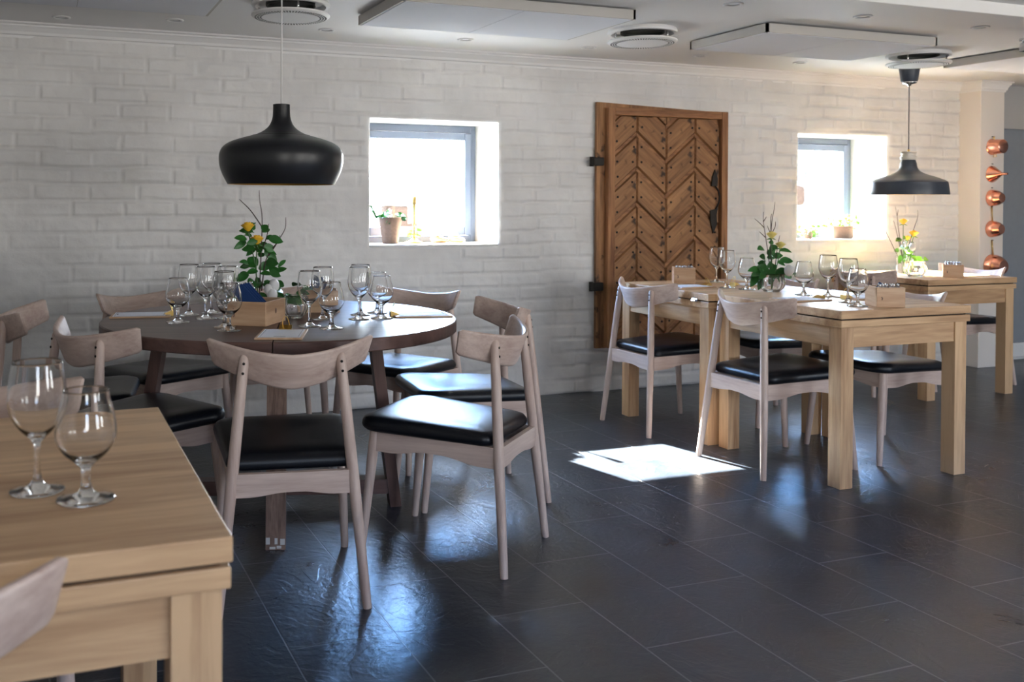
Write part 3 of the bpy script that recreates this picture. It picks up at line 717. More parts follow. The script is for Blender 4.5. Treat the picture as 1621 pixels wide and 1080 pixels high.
bm = bmesh.new(); tube(bm, [(0, 0, .16), (0, 0, ZC-1.262)], .0032, 8); obj('cord', bm, M['cord'], t, smooth=True)
t = thing('pendant_lamp', 'small dark grey metal pendant lamp with a flared shade on the right', 'lamp', (5.165, 4.57, 1.2575)); t.scale = (1.0386, 1.0386, 1.0386)
pr = [(.2235, 0), (.221, .030), (.215, .070), (.2130, .076), (.196, .088), (.150, .107), (.100, .124), (.066, .142), (.050, .165), (.045, .190), (.040, .206), (.037, .212)]
op = smoothlist(pr[:3], 3)[:-1]+smoothlist(pr[2:], 5)
bm = bmesh.new(); lathe(bm, [tuple(p) for p in op]+[(0, .213)], 64); obj('shade', bm, M['grey_lacquer'], t, smooth=True)
bm = bmesh.new(); lathe(bm, [tuple(op[0])]+[(max(.001, p[0]-.003), p[1]) for p in op if p[1] < .18], 64); obj('shade_lining', bm, simple('cream_lining', (.8, .7, .5), .5), t, smooth=True)
bm = bmesh.new(); lathe(bm, [(0, .212), (.043, .212), (.046, .218), (.046, .232), (.040, .236), (.040, .252), (.046, .256), (.044, .262), (.012, .264), (0, .264)], 32); obj('cap', bm, simple('cream_ceramic', (.75, .68, .58), .3), t, smooth=True, auto=40)
bm = bmesh.new(); lathe(bm, [(0, .262), (.008, .262), (.007, .275), (0, .277)], 14); obj('cord_grip', bm, M['brass'], t, smooth=True)
bm = bmesh.new(); lathe(bm, [(0, .03), (.018, .034), (.03, .06), (.026, .095), (.014, .12), (.014, .17), (0, .17)], 20); obj('bulb', bm, M['egg'], t, smooth=True)
bm = bmesh.new(); tube(bm, [(0, 0, .26), (0, 0, .69)], .0035, 8); obj('cord', bm, M['greycord'], t, smooth=True)
bm = bmesh.new(); lathe(bm, [(0, .811), (.064, .811), (.062, .79), (.048, .697), (.044, .688), (0, .684)], 32)
cn = obj('canopy', bm, M['grey_lacquer'], t, smooth=True, auto=50)
bm = bmesh.new(); lathe(bm, [(0, .686), (.044, .688), (.040, .678), (.012, .671), (.010, .663), (0, .661)], 24); obj('canopy_cap', bm, M['chrome'], cn, smooth=True)

# ------------------------------------------------------------ old wooden shutter on the wall
SX0, SX1, SZ0, SZ1 = 3.282, 4.252, .280, 1.815
t = thing('wooden_shutter', 'large old chevron boarded wooden shutter hung on the brick wall', 'shutter', ((SX0+SX1)/2, YW-.014, 0))
ox = (SX0+SX1)/2
bm = bmesh.new()
for i in range(4):
    a = SX0+(SX1-SX0)*i/4+(.002 if i else 0); b_ = SX0+(SX1-SX0)*(i+1)/4-.002
    za = SZ1+.018-.034*(a-SX0)/(SX1-SX0) if True else 0; zb = SZ1+.018-.034*(b_-SX0)/(SX1-SX0)
    rings(bm, [[(a-ox, y, SZ0), (b_-ox, y, SZ0), (b_-ox, y, zb), (a-ox, y, za)] for y in (-.034, -.010)])
obj('backing_board', bm, M['old_z'], t)
FX0, FX1, FZ0, FZ1 = SX0+.055, SX1, SZ0+.005, SZ1-.016
fw = .048
def bar(p, axis, mt, name='frame_rail'):
    bm = bmesh.new(); bx(*p, .004, bm); return obj(name, bm, M[mt+axis], t)
bar((FX0-ox, FX0+fw-ox, -.084, -.034, FZ0, FZ1), 'z', 'oldframe_'); bar((FX1-fw-ox, FX1-ox, -.084, -.034, FZ0, FZ1), 'z', 'oldframe_')
bar((FX0+fw-ox, FX1-fw-ox, -.082, -.034, FZ1-fw, FZ1), 'x', 'oldframe_'); bar((FX0+fw-ox, FX1-fw-ox, -.082, -.034, FZ0, FZ0+fw), 'x', 'oldframe_')
cols = [FX0+fw, 3.564, 3.786, 4.011, FX1-fw]
z_lo, z_hi = FZ0+fw, FZ1-fw
def clip(poly, zlim, keep_below):
    out = []
    for i in range(len(poly)):
        a, b_ = poly[i], poly[(i+1) % len(poly)]
        ia = (a[1] <= zlim) if keep_below else (a[1] >= zlim); ib = (b_[1] <= zlim) if keep_below else (b_[1] >= zlim)
        if ia: out.append(a)
        if ia != ib:
            u = (zlim-a[1])/(b_[1]-a[1]); out.append((a[0]+(b_[0]-a[0])*u, zlim))
    return out
per = .2235
for c in range(4):
    xa, xb = cols[c]+.0015, cols[c+1]-.0015
    sl = .82*(1 if c % 2 == 0 else -1)
    zj = 1.640 if c in (0, 1, 2, 3) else 0
    if c in (1, 2): pass
    # height of the groove at the shared joints x=3.564 (peak) and x=4.011 (peak)
    xj = 3.564 if c < 2 else 4.011
    for k in range(-2, 9):
        z_top = zj-k*per+ (0 if c < 2 else .006)
        f = lambda x, z: z+sl*(x-xj)
        poly = [(xa, f(xa, z_top-per+.016)), (xb, f(xb, z_top-per+.016)), (xb, f(xb, z_top-.016)), (xa, f(xa, z_top-.012))]
        poly = clip(clip(poly, z_hi, True), z_lo, False)
        if len(poly) < 3: continue
        ar = abs(sum(poly[i][0]*poly[(i+1) % len(poly)][1]-poly[(i+1) % len(poly)][0]*poly[i][1] for i in range(len(poly))))/2
        if ar < .0008: continue
        bm = bmesh.new(); cx_ = sum(p[0] for p in poly)/len(poly); cz_ = sum(p[1] for p in poly)/len(poly)
        ins = lambda p, q: (cx_+(p[0]-cx_)*q, cz_+(p[1]-cz_)*q)
        th_ = math.atan(sl); ct, st_ = cos(th_), sin(th_)
        loc_ = lambda p: ((p[0]-cx_)*ct+(p[1]-cz_)*st_, -(p[0]-cx_)*st_+(p[1]-cz_)*ct)
        rings(bm, [[(loc_(ins(p, q))[0], y, loc_(ins(p, q))[1]) for p in poly] for q, y in ((1, .0), (1, -.010), (.93, -.024))])
        bo = obj('chevron_board', bm, M['old_x'], t)
        bo.location = (cx_-ox, -.034, cz_)
        bo.rotation_euler = (0, -th_, 0)
        # nails near the board ends
        bm = bmesh.new(); nn = 0
        for xe in (xa+.030, xb-.030):
            for fz in (.26, .74):
                zz_ = f(xe, z_top-per+.016)+fz*(per-.024)
                if z_lo+.02 < zz_ < z_hi-.02 and ar > .012:
                    nn += 1; q_ = loc_((xe+rnd.uniform(-.006, .006), zz_)); tube(bm, [(q_[0], -.027, q_[1]), (q_[0], -.018, q_[1])], [.007, .009], 8)
        if nn: obj('nail_heads', bm, M['hole'], bo)
        else: bm.free()
    # dark battens that fill the grooves
    bm = bmesh.new()
    for k in range(-2, 10):
        z_top = zj-k*per+(0 if c < 2 else .006)
        f = lambda x, z: z+sl*(x-xj)
        poly = clip(clip([(xa, f(xa, z_top-.012)), (xb, f(xb, z_top-.012)), (xb, f(xb, z_top+.012)), (xa, f(xa, z_top+.012))], z_hi, True), z_lo, False)
        if len(poly) >= 3: rings(bm, [[(p[0]-ox, y, p[1]) for p in poly] for y in (-.034, -.044)])
    obj('groove_batten', bm, M['oldframe_x'], t)
for z in (1.457, .671):
    bm = bmesh.new(); box(bm, (SX0-.005-ox, -.045, z), (.075, .05, .052), .006); tube(bm, [(SX0-.035-ox, -.03, z-.03), (SX0-.035-ox, -.03, z+.03)], .013, 10); obj('hinge', bm, M['iron'], t)
bm = bmesh.new(); prism(bm, [(4.135-ox, 1.31), (4.18-ox, 1.31), (4.184-ox, 1.36), (4.162-ox, 1.42), (4.14-ox, 1.37)], 'y', -.068, -.058); obj('lock_plate', bm, M['iron'], t)
bm = bmesh.new(); tube(bm, smoothlist([(4.165-ox, -.062, 1.315), (4.178-ox, -.085, 1.27), (4.180-ox, -.085, 1.21), (4.172-ox, -.062, 1.16)], 5), .005, 8)
prism(bm, [(4.125-ox, 1.15), (4.185-ox, 1.165), (4.175-ox, 1.12), (4.180-ox, 1.06), (4.15-ox, 1.00), (4.13-ox, 1.07)], 'y', -.068, -.058); obj('door_pull', bm, M['iron'], t)

# ------------------------------------------------------------ foliage helpers
LR = random.Random(21)
def leaf(bm, p, d, L, w, droop=.3, up_=None):
    if up_ is None: up_ = Vector((LR.uniform(-.7, .5), LR.uniform(-1.2, -.4), LR.uniform(-.1, .9)))
    p = Vector(p); d = Vector(d).normalized(); s = d.cross(up_); s = s.normalized() if s.length > .05 else Vector((1, 0, 0)); nrm = s.cross(d)
    N = 6; rows = []
    for i in range(N+1):
        u = i/N; c = p+d*L*u-Vector((0, 0, 1))*droop*L*u*u; ww = w*sin(pi*min(1, u*.93+.04))**.8*(1-.25*u)
        if i == N: ww = w*.02
        rows.append((c-s*ww/2+nrm*ww*.14, c, c+s*ww/2+nrm*ww*.14))
    vr = [[bm.verts.new(q) for q in r] for r in rows]
    for a, b_ in zip(vr[:-1], vr[1:]):
        bm.faces.new((a[0], a[1], b_[1], b_[0])); bm.faces.new((a[1], a[2], b_[2], b_[1]))
def rose(bm, c, r, axis=(0, 0, 1)):
    c = Vector(c); q = Vector((0, 0, 1)).rotation_difference(Vector(axis))
    for lay, (n_, rr_, h, op_) in enumerate(((3, .35, 1.25, .10), (4, .6, 1.2, .22), (5, .85, 1.05, .42), (5, 1.0, .9, .70))):
        for k in range(n_):
            a0 = 2*pi*k/n_+lay*.7
            g = []
            for i in range(5):
                u = i/4; row = []
                for j in range(5):
                    v = (j/4-.5)*1.9*pi/n_*1.25; rad = r*rr_*(.25+.75*sin(u*pi*.55))*(1+op_*max(0, u-.55))
                    z = r*h*u*1.4-(abs(j-2)*.10*r if i == 4 else 0)
                    row.append(bm.verts.new(c+q@Vector((rad*cos(a0+v), rad*sin(a0+v), z))))
                g.append(row)
            for i in range(4):
                for j in range(4): bm.faces.new((g[i][j], g[i][j+1], g[i+1][j+1], g[i+1][j]))
def sprig(bm_tw, pts, r=.0016):
    P = smoothlist(pts, 5); N = len(P); tube(bm_tw, P, [r*(1-.65*i/N) for i in range(N)], 6)
def bouquet(label, loc, roses, twigs, leaves, eggs, mt_rose='rose', mleaf='leaf', seed=1, lsize=.05):
    """roses: (tip xyz, r); stems rise from the origin; leaves: count, spread radius, z range"""
    R_ = random.Random(seed); t = thing('rose_arrangement', label, 'flowers', loc)
    bm_s = bmesh.new(); bm_l = bmesh.new()
    for tip, r in roses:
        tip = Vector(tip); mid = tip*.5+Vector((R_.uniform(-.01, .01), R_.uniform(-.01, .01), 0))
        P = smoothlist([(0, 0, -.012), tuple(mid), tuple(tip)], 6); tube(bm_s, P, .0024, 7)
        bm = bmesh.new(); rose(bm, tip, r, (tip.x*.5, tip.y*.5, .4)); obj('rose', bm, M[mt_rose], t, smooth=True)
        for k in range(5):
            a = k*1.26; leaf(bm_l, tip, (cos(a), sin(a), -.1), r*1.2, r*.35, .2)
    obj('stem', bm_s, M['stem'], t, smooth=True)
    for (c, d, L, w_) in leaves: leaf(bm_l, c, d, L, w_, R_.uniform(.1, .4))
    obj('foliage', bm_l, M[mleaf], t, smooth=True)
    for tw in twigs:
        bm = bmesh.new()
        for br_ in tw: sprig(bm, br_, .0026)
        obj('twig', bm, M['twig'], t, smooth=True)
    for c, r in eggs:
        bm = bmesh.new(); bmesh.ops.create_uvsphere(bm, u_segments=20, v_segments=12, radius=r); bmesh.ops.scale(bm, vec=(1, 1, 1.25), verts=bm.verts); obj('egg', bm, M['egg'], t, loc=c, smooth=True)
    return t
def cloud(R_, n_, cx, cz, rx, rz, L, ry=.04):
    out = []
    for _ in range(n_):
        a = R_.uniform(0, 2*pi); q = math.sqrt(R_.random()); y = R_.uniform(-ry, ry)
        c = (cx+rx*q*cos(a), y, cz+rz*q*sin(a)); d = (cos(a)+R_.uniform(-.5, .5), R_.uniform(-.9, .5), .5*sin(a)+R_.uniform(-.2, .5)); l_ = L*R_.uniform(.7, 1.25)
        out.append((c, d, l_, l_*.72))
    return out
R1 = random.Random(11)
lv = cloud(R1, 26, .0, .12, .045, .10, .052)+cloud(R1, 20, .0, .24, .035, .07, .050)+cloud(R1, 18, .01, .03, .085, .035, .055)+cloud(R1, 9, .125, .045, .05, .03, .06)+[((-.05, -.01, .25), (-1, -.2, .3), .055, .034), ((-.05, 0, .24), (-1, -.3, -.2), .055, .034), ((.075, 0, .14), (.6, 0, 1), .06, .026), ((.07, 0, .12), (.8, 0, .6), .05, .03)]
bouquet('tall arrangement of yellow roses, leaves and bare twigs on the round table', (.795, 3.66, .80),
        [((-.045, -.01, .282), .021), ((-.012, -.02, .232), .021)],
        [[[(.0, 0, 0), (.008, 0, .20), (.012, 0, .33), (.002, 0, .40), (.000, 0, .44)], [(.010, 0, .30), (-.03, .01, .36), (-.065, .01, .395), (-.075, .01, .405)], [(.008, 0, .20), (.03, 0, .26), (.038, 0, .31)]],
         [[(.01, 0, .05), (.03, .01, .17), (.075, .01, .24), (.105, .01, .29), (.108, .01, .335)], [(.04, .01, .185), (.07, .01, .23), (.085, .01, .265)]]],
        lv, [((.048, -.05, .075), .020), ((.036, -.07, .040), .020), ((.022, -.06, .062), .016)], seed=2)
bm = bmesh.new(); lathe(bm, [(0, 0), (.035, 0), (.045, .02), (.048, .05), (.04, .052), (.040, .02), (0, .008)], 32); tag(obj('flower_bowl', bm, M['bark'], None, (.795, 3.66, .7505), smooth=True, auto=50), 'low brown bowl holding the rose arrangement on the round table', 'bowl')
R2 = random.Random(5)
lv = cloud(R2, 22, 0, .13, .05, .07, .050)+cloud(R2, 22, 0, .075, .085, .03, .058)+[((.05, 0, .13), (1, -.2, .1), .075, .045), ((-.05, 0, .19), (-1, -.2, .3), .055, .045), ((-.07, 0, .09), (-1, -.1, .1), .09, .04), ((.01, 0, .22), (-.9, 0, .4), .035, .03)]
bouquet('two pale yellow roses with leaves and bare twigs on the long oak table', (3.475, 3.885, .775),
        [((-.002, 0, .245), .021), ((.035, -.02, .195), .020)],
        [[[(0, 0, .02), (-.02, 0, .15), (-.045, 0, .28), (-.055, 0, .33), (-.055, 0, .38)], [(-.05, 0, .30), (-.08, 0, .325), (-.11, 0, .345)], [(-.055, 0, .33), (-.035, 0, .355)], [(-.04, 0, .25), (-.08, 0, .28)]],
         [[(.01, 0, .02), (-.008, 0, .18), (-.002, 0, .32), (.012, 0, .39), (.018, 0, .43)], [(-.005, 0, .24), (-.008, 0, .34), (-.003, 0, .37)], [(-.003, 0, .27), (.018, 0, .30), (.022, 0, .33)], [(-.004, 0, .26), (-.03, 0, .31)]],
         [[(.02, 0, .08), (.035, 0, .20), (.05, 0, .26)]]], lv, [((.055, -.06, .085), .023)], mt_rose='rosepale', seed=4)
def ribbed_vase(label, loc, R_, H_, name='glass_vase', neck=.75):
    rib = lambda a, z: .045*sin(12*a+z*20)
    bm = bmesh.new()
    outer = smoothlist([(R_*.55, 0), (R_*.62, .006), (R_*.88, H_*.25), (R_, H_*.5), (R_*.92, H_*.75), (R_*neck, H_*.9), (R_*(neck+.07), H_*.97), (R_*(neck+.10), H_)], 4)
    inner = smoothlist([(R_*(neck+.06), H_), (R_*(neck-.06), H_*.9), (R_*.84, H_*.72), (R_*.90, H_*.5), (R_*.78, H_*.25), (R_*.5, .010), (0, .009)], 4)
    lathe(bm, [(0, 0)]+[tuple(p) for p in outer]+[tuple(p) for p in inner[:-1]]+[(0, .009)], 96, rib=rib)
    return tag(obj(name, bm, M['glass'], None, loc, smooth=True), label, 'vase')
ribbed_vase('ribbed clear glass jar between the cutlery boxes on the round table', (.917, 3.58, .7504), .050, .088, 'glass_jar')
ribbed_vase('crystal glass bowl holding the roses on the long oak table', (3.475, 3.885, .7504), .066, .092, 'crystal_bowl', .9)
ribbed_vase('sunlit glass bowl in front of the flowers on the far table', (5.175, 4.52, .7384), .065, .095, 'glass_bowl', .8)
bm = bmesh.new(); lathe(bm, [(0, 0), (.040, 0), (.044, .004), (.044, .12), (.036, .15), (.036, .17), (.034, .17), (.034, .15), (.041, .12), (.041, .006), (0, .005)], 40)
tag(obj('glass_jar', bm, M['glass'], None, (5.30, 4.72, .7384), smooth=True, auto=60), 'tall clear glass jar holding the sunlit roses on the far table', 'vase')
R3 = random.Random(9)
lv = cloud(R3, 14, 0, .12, .05, .05, .045)+cloud(R3, 8, .10, .06, .05, .02, .05)+[((-.02, 0, .21), (-1, 0, -.2), .05, .04), ((-.01, 0, .215), (.6, 0, .2), .03, .03)]
bouquet('sunlit yellow roses with thin twigs on the far table', (5.30, 4.72, .76),
        [((-.005, 0, .305), .022), ((.085, 0, .225), .024), ((.055, .02, .20), .018)],
        [[[(0, 0, .05), (-.04, 0, .24), (-.06, 0, .36), (-.075, 0, .42)], [(-.06, 0, .36), (-.05, 0, .40)]], [[(0, 0, .05), (-.06, 0, .25), (-.09, 0, .33)]], [[(.02, 0, .1), (.09, 0, .28), (.12, 0, .35), (.12, 0, .40)]], [[(-.02, 0, .05), (-.13, 0, .22), (-.18, 0, .30)]]],
        lv, [((.02, -.05, .16), .02)], mt_rose='rose', mleaf='leaflight', seed=6)

# ------------------------------------------------------------ cutlery boxes, cutlery, napkins
def cutlery_box(label, loc, w, d, h, rz):
    t = thing('cutlery_box', label, 'box', loc, rz, 'wooden boxes holding cutlery'); th = .009
    for s in (-1, 1):
        bm = bmesh.new(); box(bm, (0, s*(d/2-th/2), h/2), (w, th, h), .001); obj('side_panel', bm, M['boxwood_x'], t)
        bm = bmesh.new(); box(bm, (s*(w/2-th/2), 0, h/2), (th, d-2*th, h), .001); obj('side_panel', bm, M['boxwood_y'], t)
    bm = bmesh.new(); box(bm, (0, 0, .004), (w-2*th, d-2*th, .006), 0); obj('base', bm, M['boxwood_x'], t)
    bm = bmesh.new()
    lathe(bm, [(0, 0), (.006, 0), (.006, .001), (0, .001)], 16)
    bmesh.ops.scale(bm, vec=(1, 1.7, 1), verts=bm.verts); bmesh.ops.rotate(bm, cent=(0, 0, 0), matrix=Matrix.Rotation(pi/2, 3, 'X'), verts=bm.verts); bmesh.ops.rotate(bm, cent=(0, 0, 0), matrix=Matrix.Rotation(pi/2, 3, 'Z'), verts=bm.verts)
    bmesh.ops.translate(bm, vec=(w/2+.0002, 0, h*.55), verts=bm.verts); obj('branded_mark', bm, M['smoked_x'], t)
    bm = bmesh.new()
    tube(bm, [(-w*.32, -d/2-.0008, h*.35), (-w*.30, -d/2-.0008, h*.45), (-w*.33, -d/2-.0008, h*.52)], .002, 6); obj('branded_mark', bm, M['smoked_x'], t)
    return t
def cutlery(kind):
    t = thing(kind, '', 'cutlery'); bm = bmesh.new()
    P = [(0, 0, .028), (0, 0, .04), (0, 0, .07), (0, 0, .10)]
    tube(bm, P, [.0030, .004, .0055, .0074], 12, flat=.8); bmesh.ops.create_uvsphere(bm, u_segments=10, v_segments=8, radius=.0077, matrix=Matrix.Translation((0, 0, .101)))
    obj('handle', bm, M['steel'], t, smooth=True)
    bm = bmesh.new()
    if kind == 'fork':
        for i in (-1.5, -.5, .5, 1.5): tube(bm, [(0, 0, .032), (i*.0030, 0, .026), (i*.0030, 0, .019)], .0012, 6)
        obj('tines', bm, M['steel'], t, smooth=True)
    elif kind == 'knife':
        box(bm, (0, 0, .024), (.010, .0015, .010), .0005); obj('blade', bm, M['steel'], t)
    else:
        bmesh.ops.create_uvsphere(bm, u_segments=14, v_segments=10, radius=.007); bmesh.ops.scale(bm, vec=(.8, .25, 1.1), verts=bm.verts); bmesh.ops.translate(bm, vec=(0, 0, .027), verts=bm.verts); obj('spoon_bowl', bm, M['steel'], t, smooth=True)
    return t
CUT = {}
def put_cutlery(kind, loc, tilt, rz, lb, g, flip=False):
    if kind not in CUT: CUT[kind] = o = cutlery(kind); first = True
    else: o = dup(CUT[kind], loc, rz); first = False
    o.location = loc; o.rotation_euler = (tilt[0]+(pi if flip else 0), tilt[1], rz); o['label'] = lb; o['group'] = g
    return o
def napkin(label, loc, rot, g, L=.13, w_=.075):
    bm = bmesh.new()
    for k in range(3): box(bm, (0, k*.0022-.002, 0), (w_-.003*k, .0018, L-.004*k), .0006)
    o = obj('napkin', bm, M['navy'], None, loc); o.rotation_euler = rot; return tag(o, label, 'napkin', g)
def fill_box(c, w, d, z, rz, n_cut, lb_pref, gname, seed=0, h_=.085):
    R_ = random.Random(seed); rot = Matrix.Rotation(rz, 2)
    kinds = ['fork', 'knife', 'spoon']
    for i in range(n_cut):
        u = (-.5+(i+.5)/n_cut)*(w-.021); v = -d/2+.024+R_.uniform(0, .012)
        p = rot @ Vector((u, v))
        k = kinds[i % 3]
        put_cutlery(k, (c[0]+p.x, c[1]+p.y, z+h_-.093), (R_.uniform(-.03, .06), R_.uniform(-.008, .008)), rz, 'steel %s, %s in the %s' % (k, ['far left', 'second from left', 'third from left', 'third from right', 'second from right', 'far right'][i], lb_pref), gname)
ba = math.atan2(-.100, .126)
cutlery_box('left wooden box of forks and blue napkins on the round table', (.747, 3.478, .7503), .150, .190, .086, -.62)
cutlery_box('wooden box behind the tall glasses on the round table', (1.075, 3.79, .7503), .160, .150, .088, -.25)
cutlery_box('wooden box of cutlery at the near end of the long oak table', (3.470, 3.185, .7503), .118, .130, .085, -.45)
cutlery_box('wooden box of cutlery on the long oak table in front of the shutter', (3.385, 4.475, .7503), .115, .130, .088, -.55)
cutlery_box('wooden box of cutlery on the sunlit far table', (5.40, 4.44, .7383), .112, .110, .080, -.80)
fill_box((3.470, 3.185), .118, .130, .7503, -.45, 6, 'near box of the long table', 'cutlery in the near box of the long oak table', seed=1)
fill_box((3.385, 4.475), .115, .130, .7503, -.55, 6, 'box in front of the shutter', 'cutlery in the box in front of the shutter', seed=2)
fill_box((5.40, 4.44), .112, .110, .7383, -.80, 6, 'far table box', 'cutlery in the box on the far table', seed=3)
# round table boxes: forks fanned out to the left and blue napkins leaning the same way
for i in range(6):
    p = Matrix.Rotation(-.62, 2) @ Vector((-.016+i*.004, -.060+i*.020))
    k = ['fork', 'knife'][i % 2]
    o = put_cutlery(k, (.747+p.x, 3.478+p.y, .7503+.052), (0, 0), -.62, 'steel %s leaning from the left box of the round table, %s one' % (k, ['nearest', 'second nearest', 'third nearest', 'third farthest', 'second farthest', 'farthest'][i]), 'cutlery in the left box of the round table')
    o.rotation_euler = (.05, -.85+i*.08, -.62)
for i in range(4):
    p = Matrix.Rotation(-.62, 2) @ Vector((.010, -.066+i*.020))
    napkin('navy napkin in the left box of the round table, %s in its stack' % ['nearest', 'second nearest', 'second farthest', 'farthest'][i], (.747+p.x-.012, 3.478+p.y, .7503+.092), (0, -.80, -.62), 'navy napkins in the left box of the round table', .120, .046)
for i in range(4):
    p = Matrix.Rotation(-.25, 2) @ Vector((-.020, -.045+i*.024))
    napkin('navy napkin in the rear box of the round table, %s in its stack' % ['nearest', 'second nearest', 'second farthest', 'farthest'][i], (1.075+p.x, 3.79+p.y, .7503+.088), (0, .62-.12*i, -.25), 'navy napkins in the rear box of the round table', .105, .045)
for i in range(4):
    p = Matrix.Rotation(-.25, 2) @ Vector((.04, -.04+i*.02)); k = 'spoon' if i % 2 else 'fork'
    put_cutlery(k, (1.075+p.x, 3.79+p.y, .7503+.02), (.1, .1), -.25, 'steel %s in the rear box of the round table, %s one' % (k, ['nearest', 'second nearest', 'second farthest', 'farthest'][i]), 'cutlery in the rear box of the round table')
napkin('navy napkin behind the steel handles in the near box of the long oak table', (3.475, 3.215, .7503+.060), (0, .5, -.45), 'navy napkins in the near box of the long oak table', .07, .05)

# ------------------------------------------------------------ menu clipboards
def clipboard():
    t = thing('clipboard', '', 'menu')
    bm = bmesh.new(); box(bm, (0, 0, .003), (.155, .225, .006), .001); obj('board', bm, M['boxwood_y'], t)
    bm = bmesh.new(); box(bm, (0, -.004, .0068), (.138, .196, .0010), 0); p = obj('paper', bm, M['paper'], t)
    bm = bmesh.new()
    for x0, x1, y0, y1 in ((-.062, .062, -.0955, -.0945), (-.062, .062, .0865, .0875), (-.0625, -.0615, -.095, .087), (.0615, .0625, -.095, .087), (-.018, .020, -.0905, -.0865)):
        bx(x0, x1, y0, y1, .0073, .0076, bm=bm)
    obj('printed_border', bm, M['ink'], p)
    bm = bmesh.new(); prism(bm, [(.088, .0004), (.122, .0004), (.122, .018), (.114, .020), (.088, .0085)], 'x', -.022, .022)
    c = obj('bulldog_clip', bm, M['brass'], t)
    bm = bmesh.new(); tube(bm, smoothlist([(-.012, .120, .016), (-.010, .112, .034), (-.004, .106, .048), (.004, .106, .048), (.010, .112, .034), (.012, .120, .016)], 4), .0014, 8); obj('clip_handle', bm, M['brass'], c, smooth=True)
    return t
cbd = clipboard()
CB = [(.758, 3.128, .75, radians(-20), 'wooden menu clipboard at the front edge of the round table', 'menu clipboards on the round table'),
      (.370, 3.835, .75, radians(-100), 'menu clipboard lying sideways at the left end of the round table', 'menu clipboards on the round table'),
      (1.405, 3.50, .75, radians(80), 'menu clipboard at the sunny right end of the round table', 'menu clipboards on the round table'),
      (3.245, 4.235, .75, radians(-90), 'menu clipboard on the long oak table behind the latch, before the cutlery box', 'menu clipboards on the long oak table'),
      (3.640, 4.23, .75, radians(90), 'menu clipboard on the long oak table partly behind the crystal bowl', 'menu clipboards on the long oak table'),
      (3.300, 3.50, .75, radians(-90), 'menu clipboard on the long oak table above the sunlit chair back', 'menu clipboards on the long oak table'),
      (3.660, 3.48, .75, radians(90), 'menu clipboard on the long oak table behind the near cutlery box', 'menu clipboards on the long oak table')]
for i, (x, y, z, a, lb, g) in enumerate(CB):
    if i == 0: cbd.location = (x, y, z+.0003); cbd.rotation_euler = (0, 0, a); tag(cbd, lb, 'menu', g)
    else: dup(cbd, (x, y, z+.0003), a, lb, g)

# ------------------------------------------------------------ window sill things
ZS = WZ0+.0125
t = thing('plant_pot', 'bark covered pot with a trailing green plant on the left window sill', 'plant', (1.985, 5.44, ZS))
bm = bmesh.new(); lathe(bm, [(0, 0), (.046, 0), (.068, .158), (.060, .158), (.050, .12), (0, .12)], 28, rib=lambda a, z: .03*sin(9*a)); obj('pot', bm, M['bark'], t, smooth=True, auto=50)
bm = bmesh.new(); lathe(bm, [(0, .13), (.056, .13)], 20); obj('soil', bm, M['twig'], t)
bm = bmesh.new(); Rr = random.Random(3)
for k in range(34):
    a = Rr.uniform(0, 2*pi); r = Rr.uniform(.01, .09); c = (r*cos(a), r*sin(a)*.5, .165+Rr.uniform(-.02, .035)-max(0, r-.06)*.9); leaf(bm, c, (cos(a), sin(a), Rr.uniform(-.3, .5)), .035, .03)
for k in range(5): leaf(bm, (-.085-.008*k, 0, .15+.015*k), (-.5, -.2, .8), .04, .02)
obj('foliage', bm, M['leaf'], t, smooth=True)
t = thing('candlestick', 'thin brass candlestick on the left window sill', 'candlestick', (2.135, 5.43, ZS))
bm = bmesh.new(); lathe(bm, [(0, 0), (.060, 0), (.062, .006), (.030, .014), (.012, .030), (.008, .045), (.014, .055), (.006, .065), (.006, .11), (.011, .118), (.006, .126), (.006, .21), (.010, .218), (.012, .225), (.010, .232), (.014, .240), (.016, .285), (.012, .285), (.012, .25), (0, .248)], 24); obj('stick', bm, M['brass'], t, smooth=True)
bm = bmesh.new(); Rr = random.Random(4)
for k in range(16): a = Rr.uniform(0, 6.28); leaf(bm, (.02*cos(a), .02*sin(a), .04+.05*Rr.random()), (cos(a), sin(a), .3), .03, .022)
obj('ivy', bm, M['leaflight'], t, smooth=True)
def shoe(label, x, y, rz):
    t = thing('small_shoe', label, 'shoe', (x, y, ZS), rz, 'pair of small shoes on the left window sill')
    bm = bmesh.new(); rs = []
    for i in range(11):
        u = i/10; xx = -.055+.11*u; w_ = .022+.012*sin(pi*min(1, u*1.1)); h_ = .050-.024*max(0, u-.35)/.65; e = min(1, min(u, 1-u)/.12); e = math.sqrt(max(.05, 1-(1-e)**2))
        rs.append([(xx, w_*e*cos(a), .022+(h_-.022)*e*max(0, sin(a))+.021*e*min(0, sin(a))) for a in [2*pi*k/16 for k in range(16)]])
    rings(bm, rs); obj('upper', bm, M['shoe'], t, smooth=True)
    bm = bmesh.new(); lathe(bm, [(.020, .0), (.024, .004), (.022, .010), (.018, .008), (.018, .0)], 20); bmesh.ops.scale(bm, vec=(1.3, .9, 1.2), verts=bm.verts); obj('white_cuff', bm, M['petal'], t, loc=(-.022, 0, .044), smooth=True)
    return t
shoe('small brown shoe with white cuff beside the brass candlestick, left of the pair', 2.305, 5.44, -.5)
shoe('small brown shoe with white cuff, right of the pair on the left window sill', 2.405, 5.40, -.75)
t = thing('planter_box', 'wicker planter box with small white flowers on the right window sill', 'plant', (5.43, 5.40, ZS))
bm = bmesh.new(); 
for s in (-1, 1): box(bm, (0, s*.045, .045), (.185, .008, .09), .003); box(bm, (s*.0885, 0, .045), (.008, .085, .09), .003)
obj('basket', bm, M['wicker'], t)
bm = bmesh.new(); box(bm, (0, 0, .04), (.17, .082, .075), 0); obj('soil', bm, M['twig'], t)
bm = bmesh.new(); bf = bmesh.new(); Rr = random.Random(8)
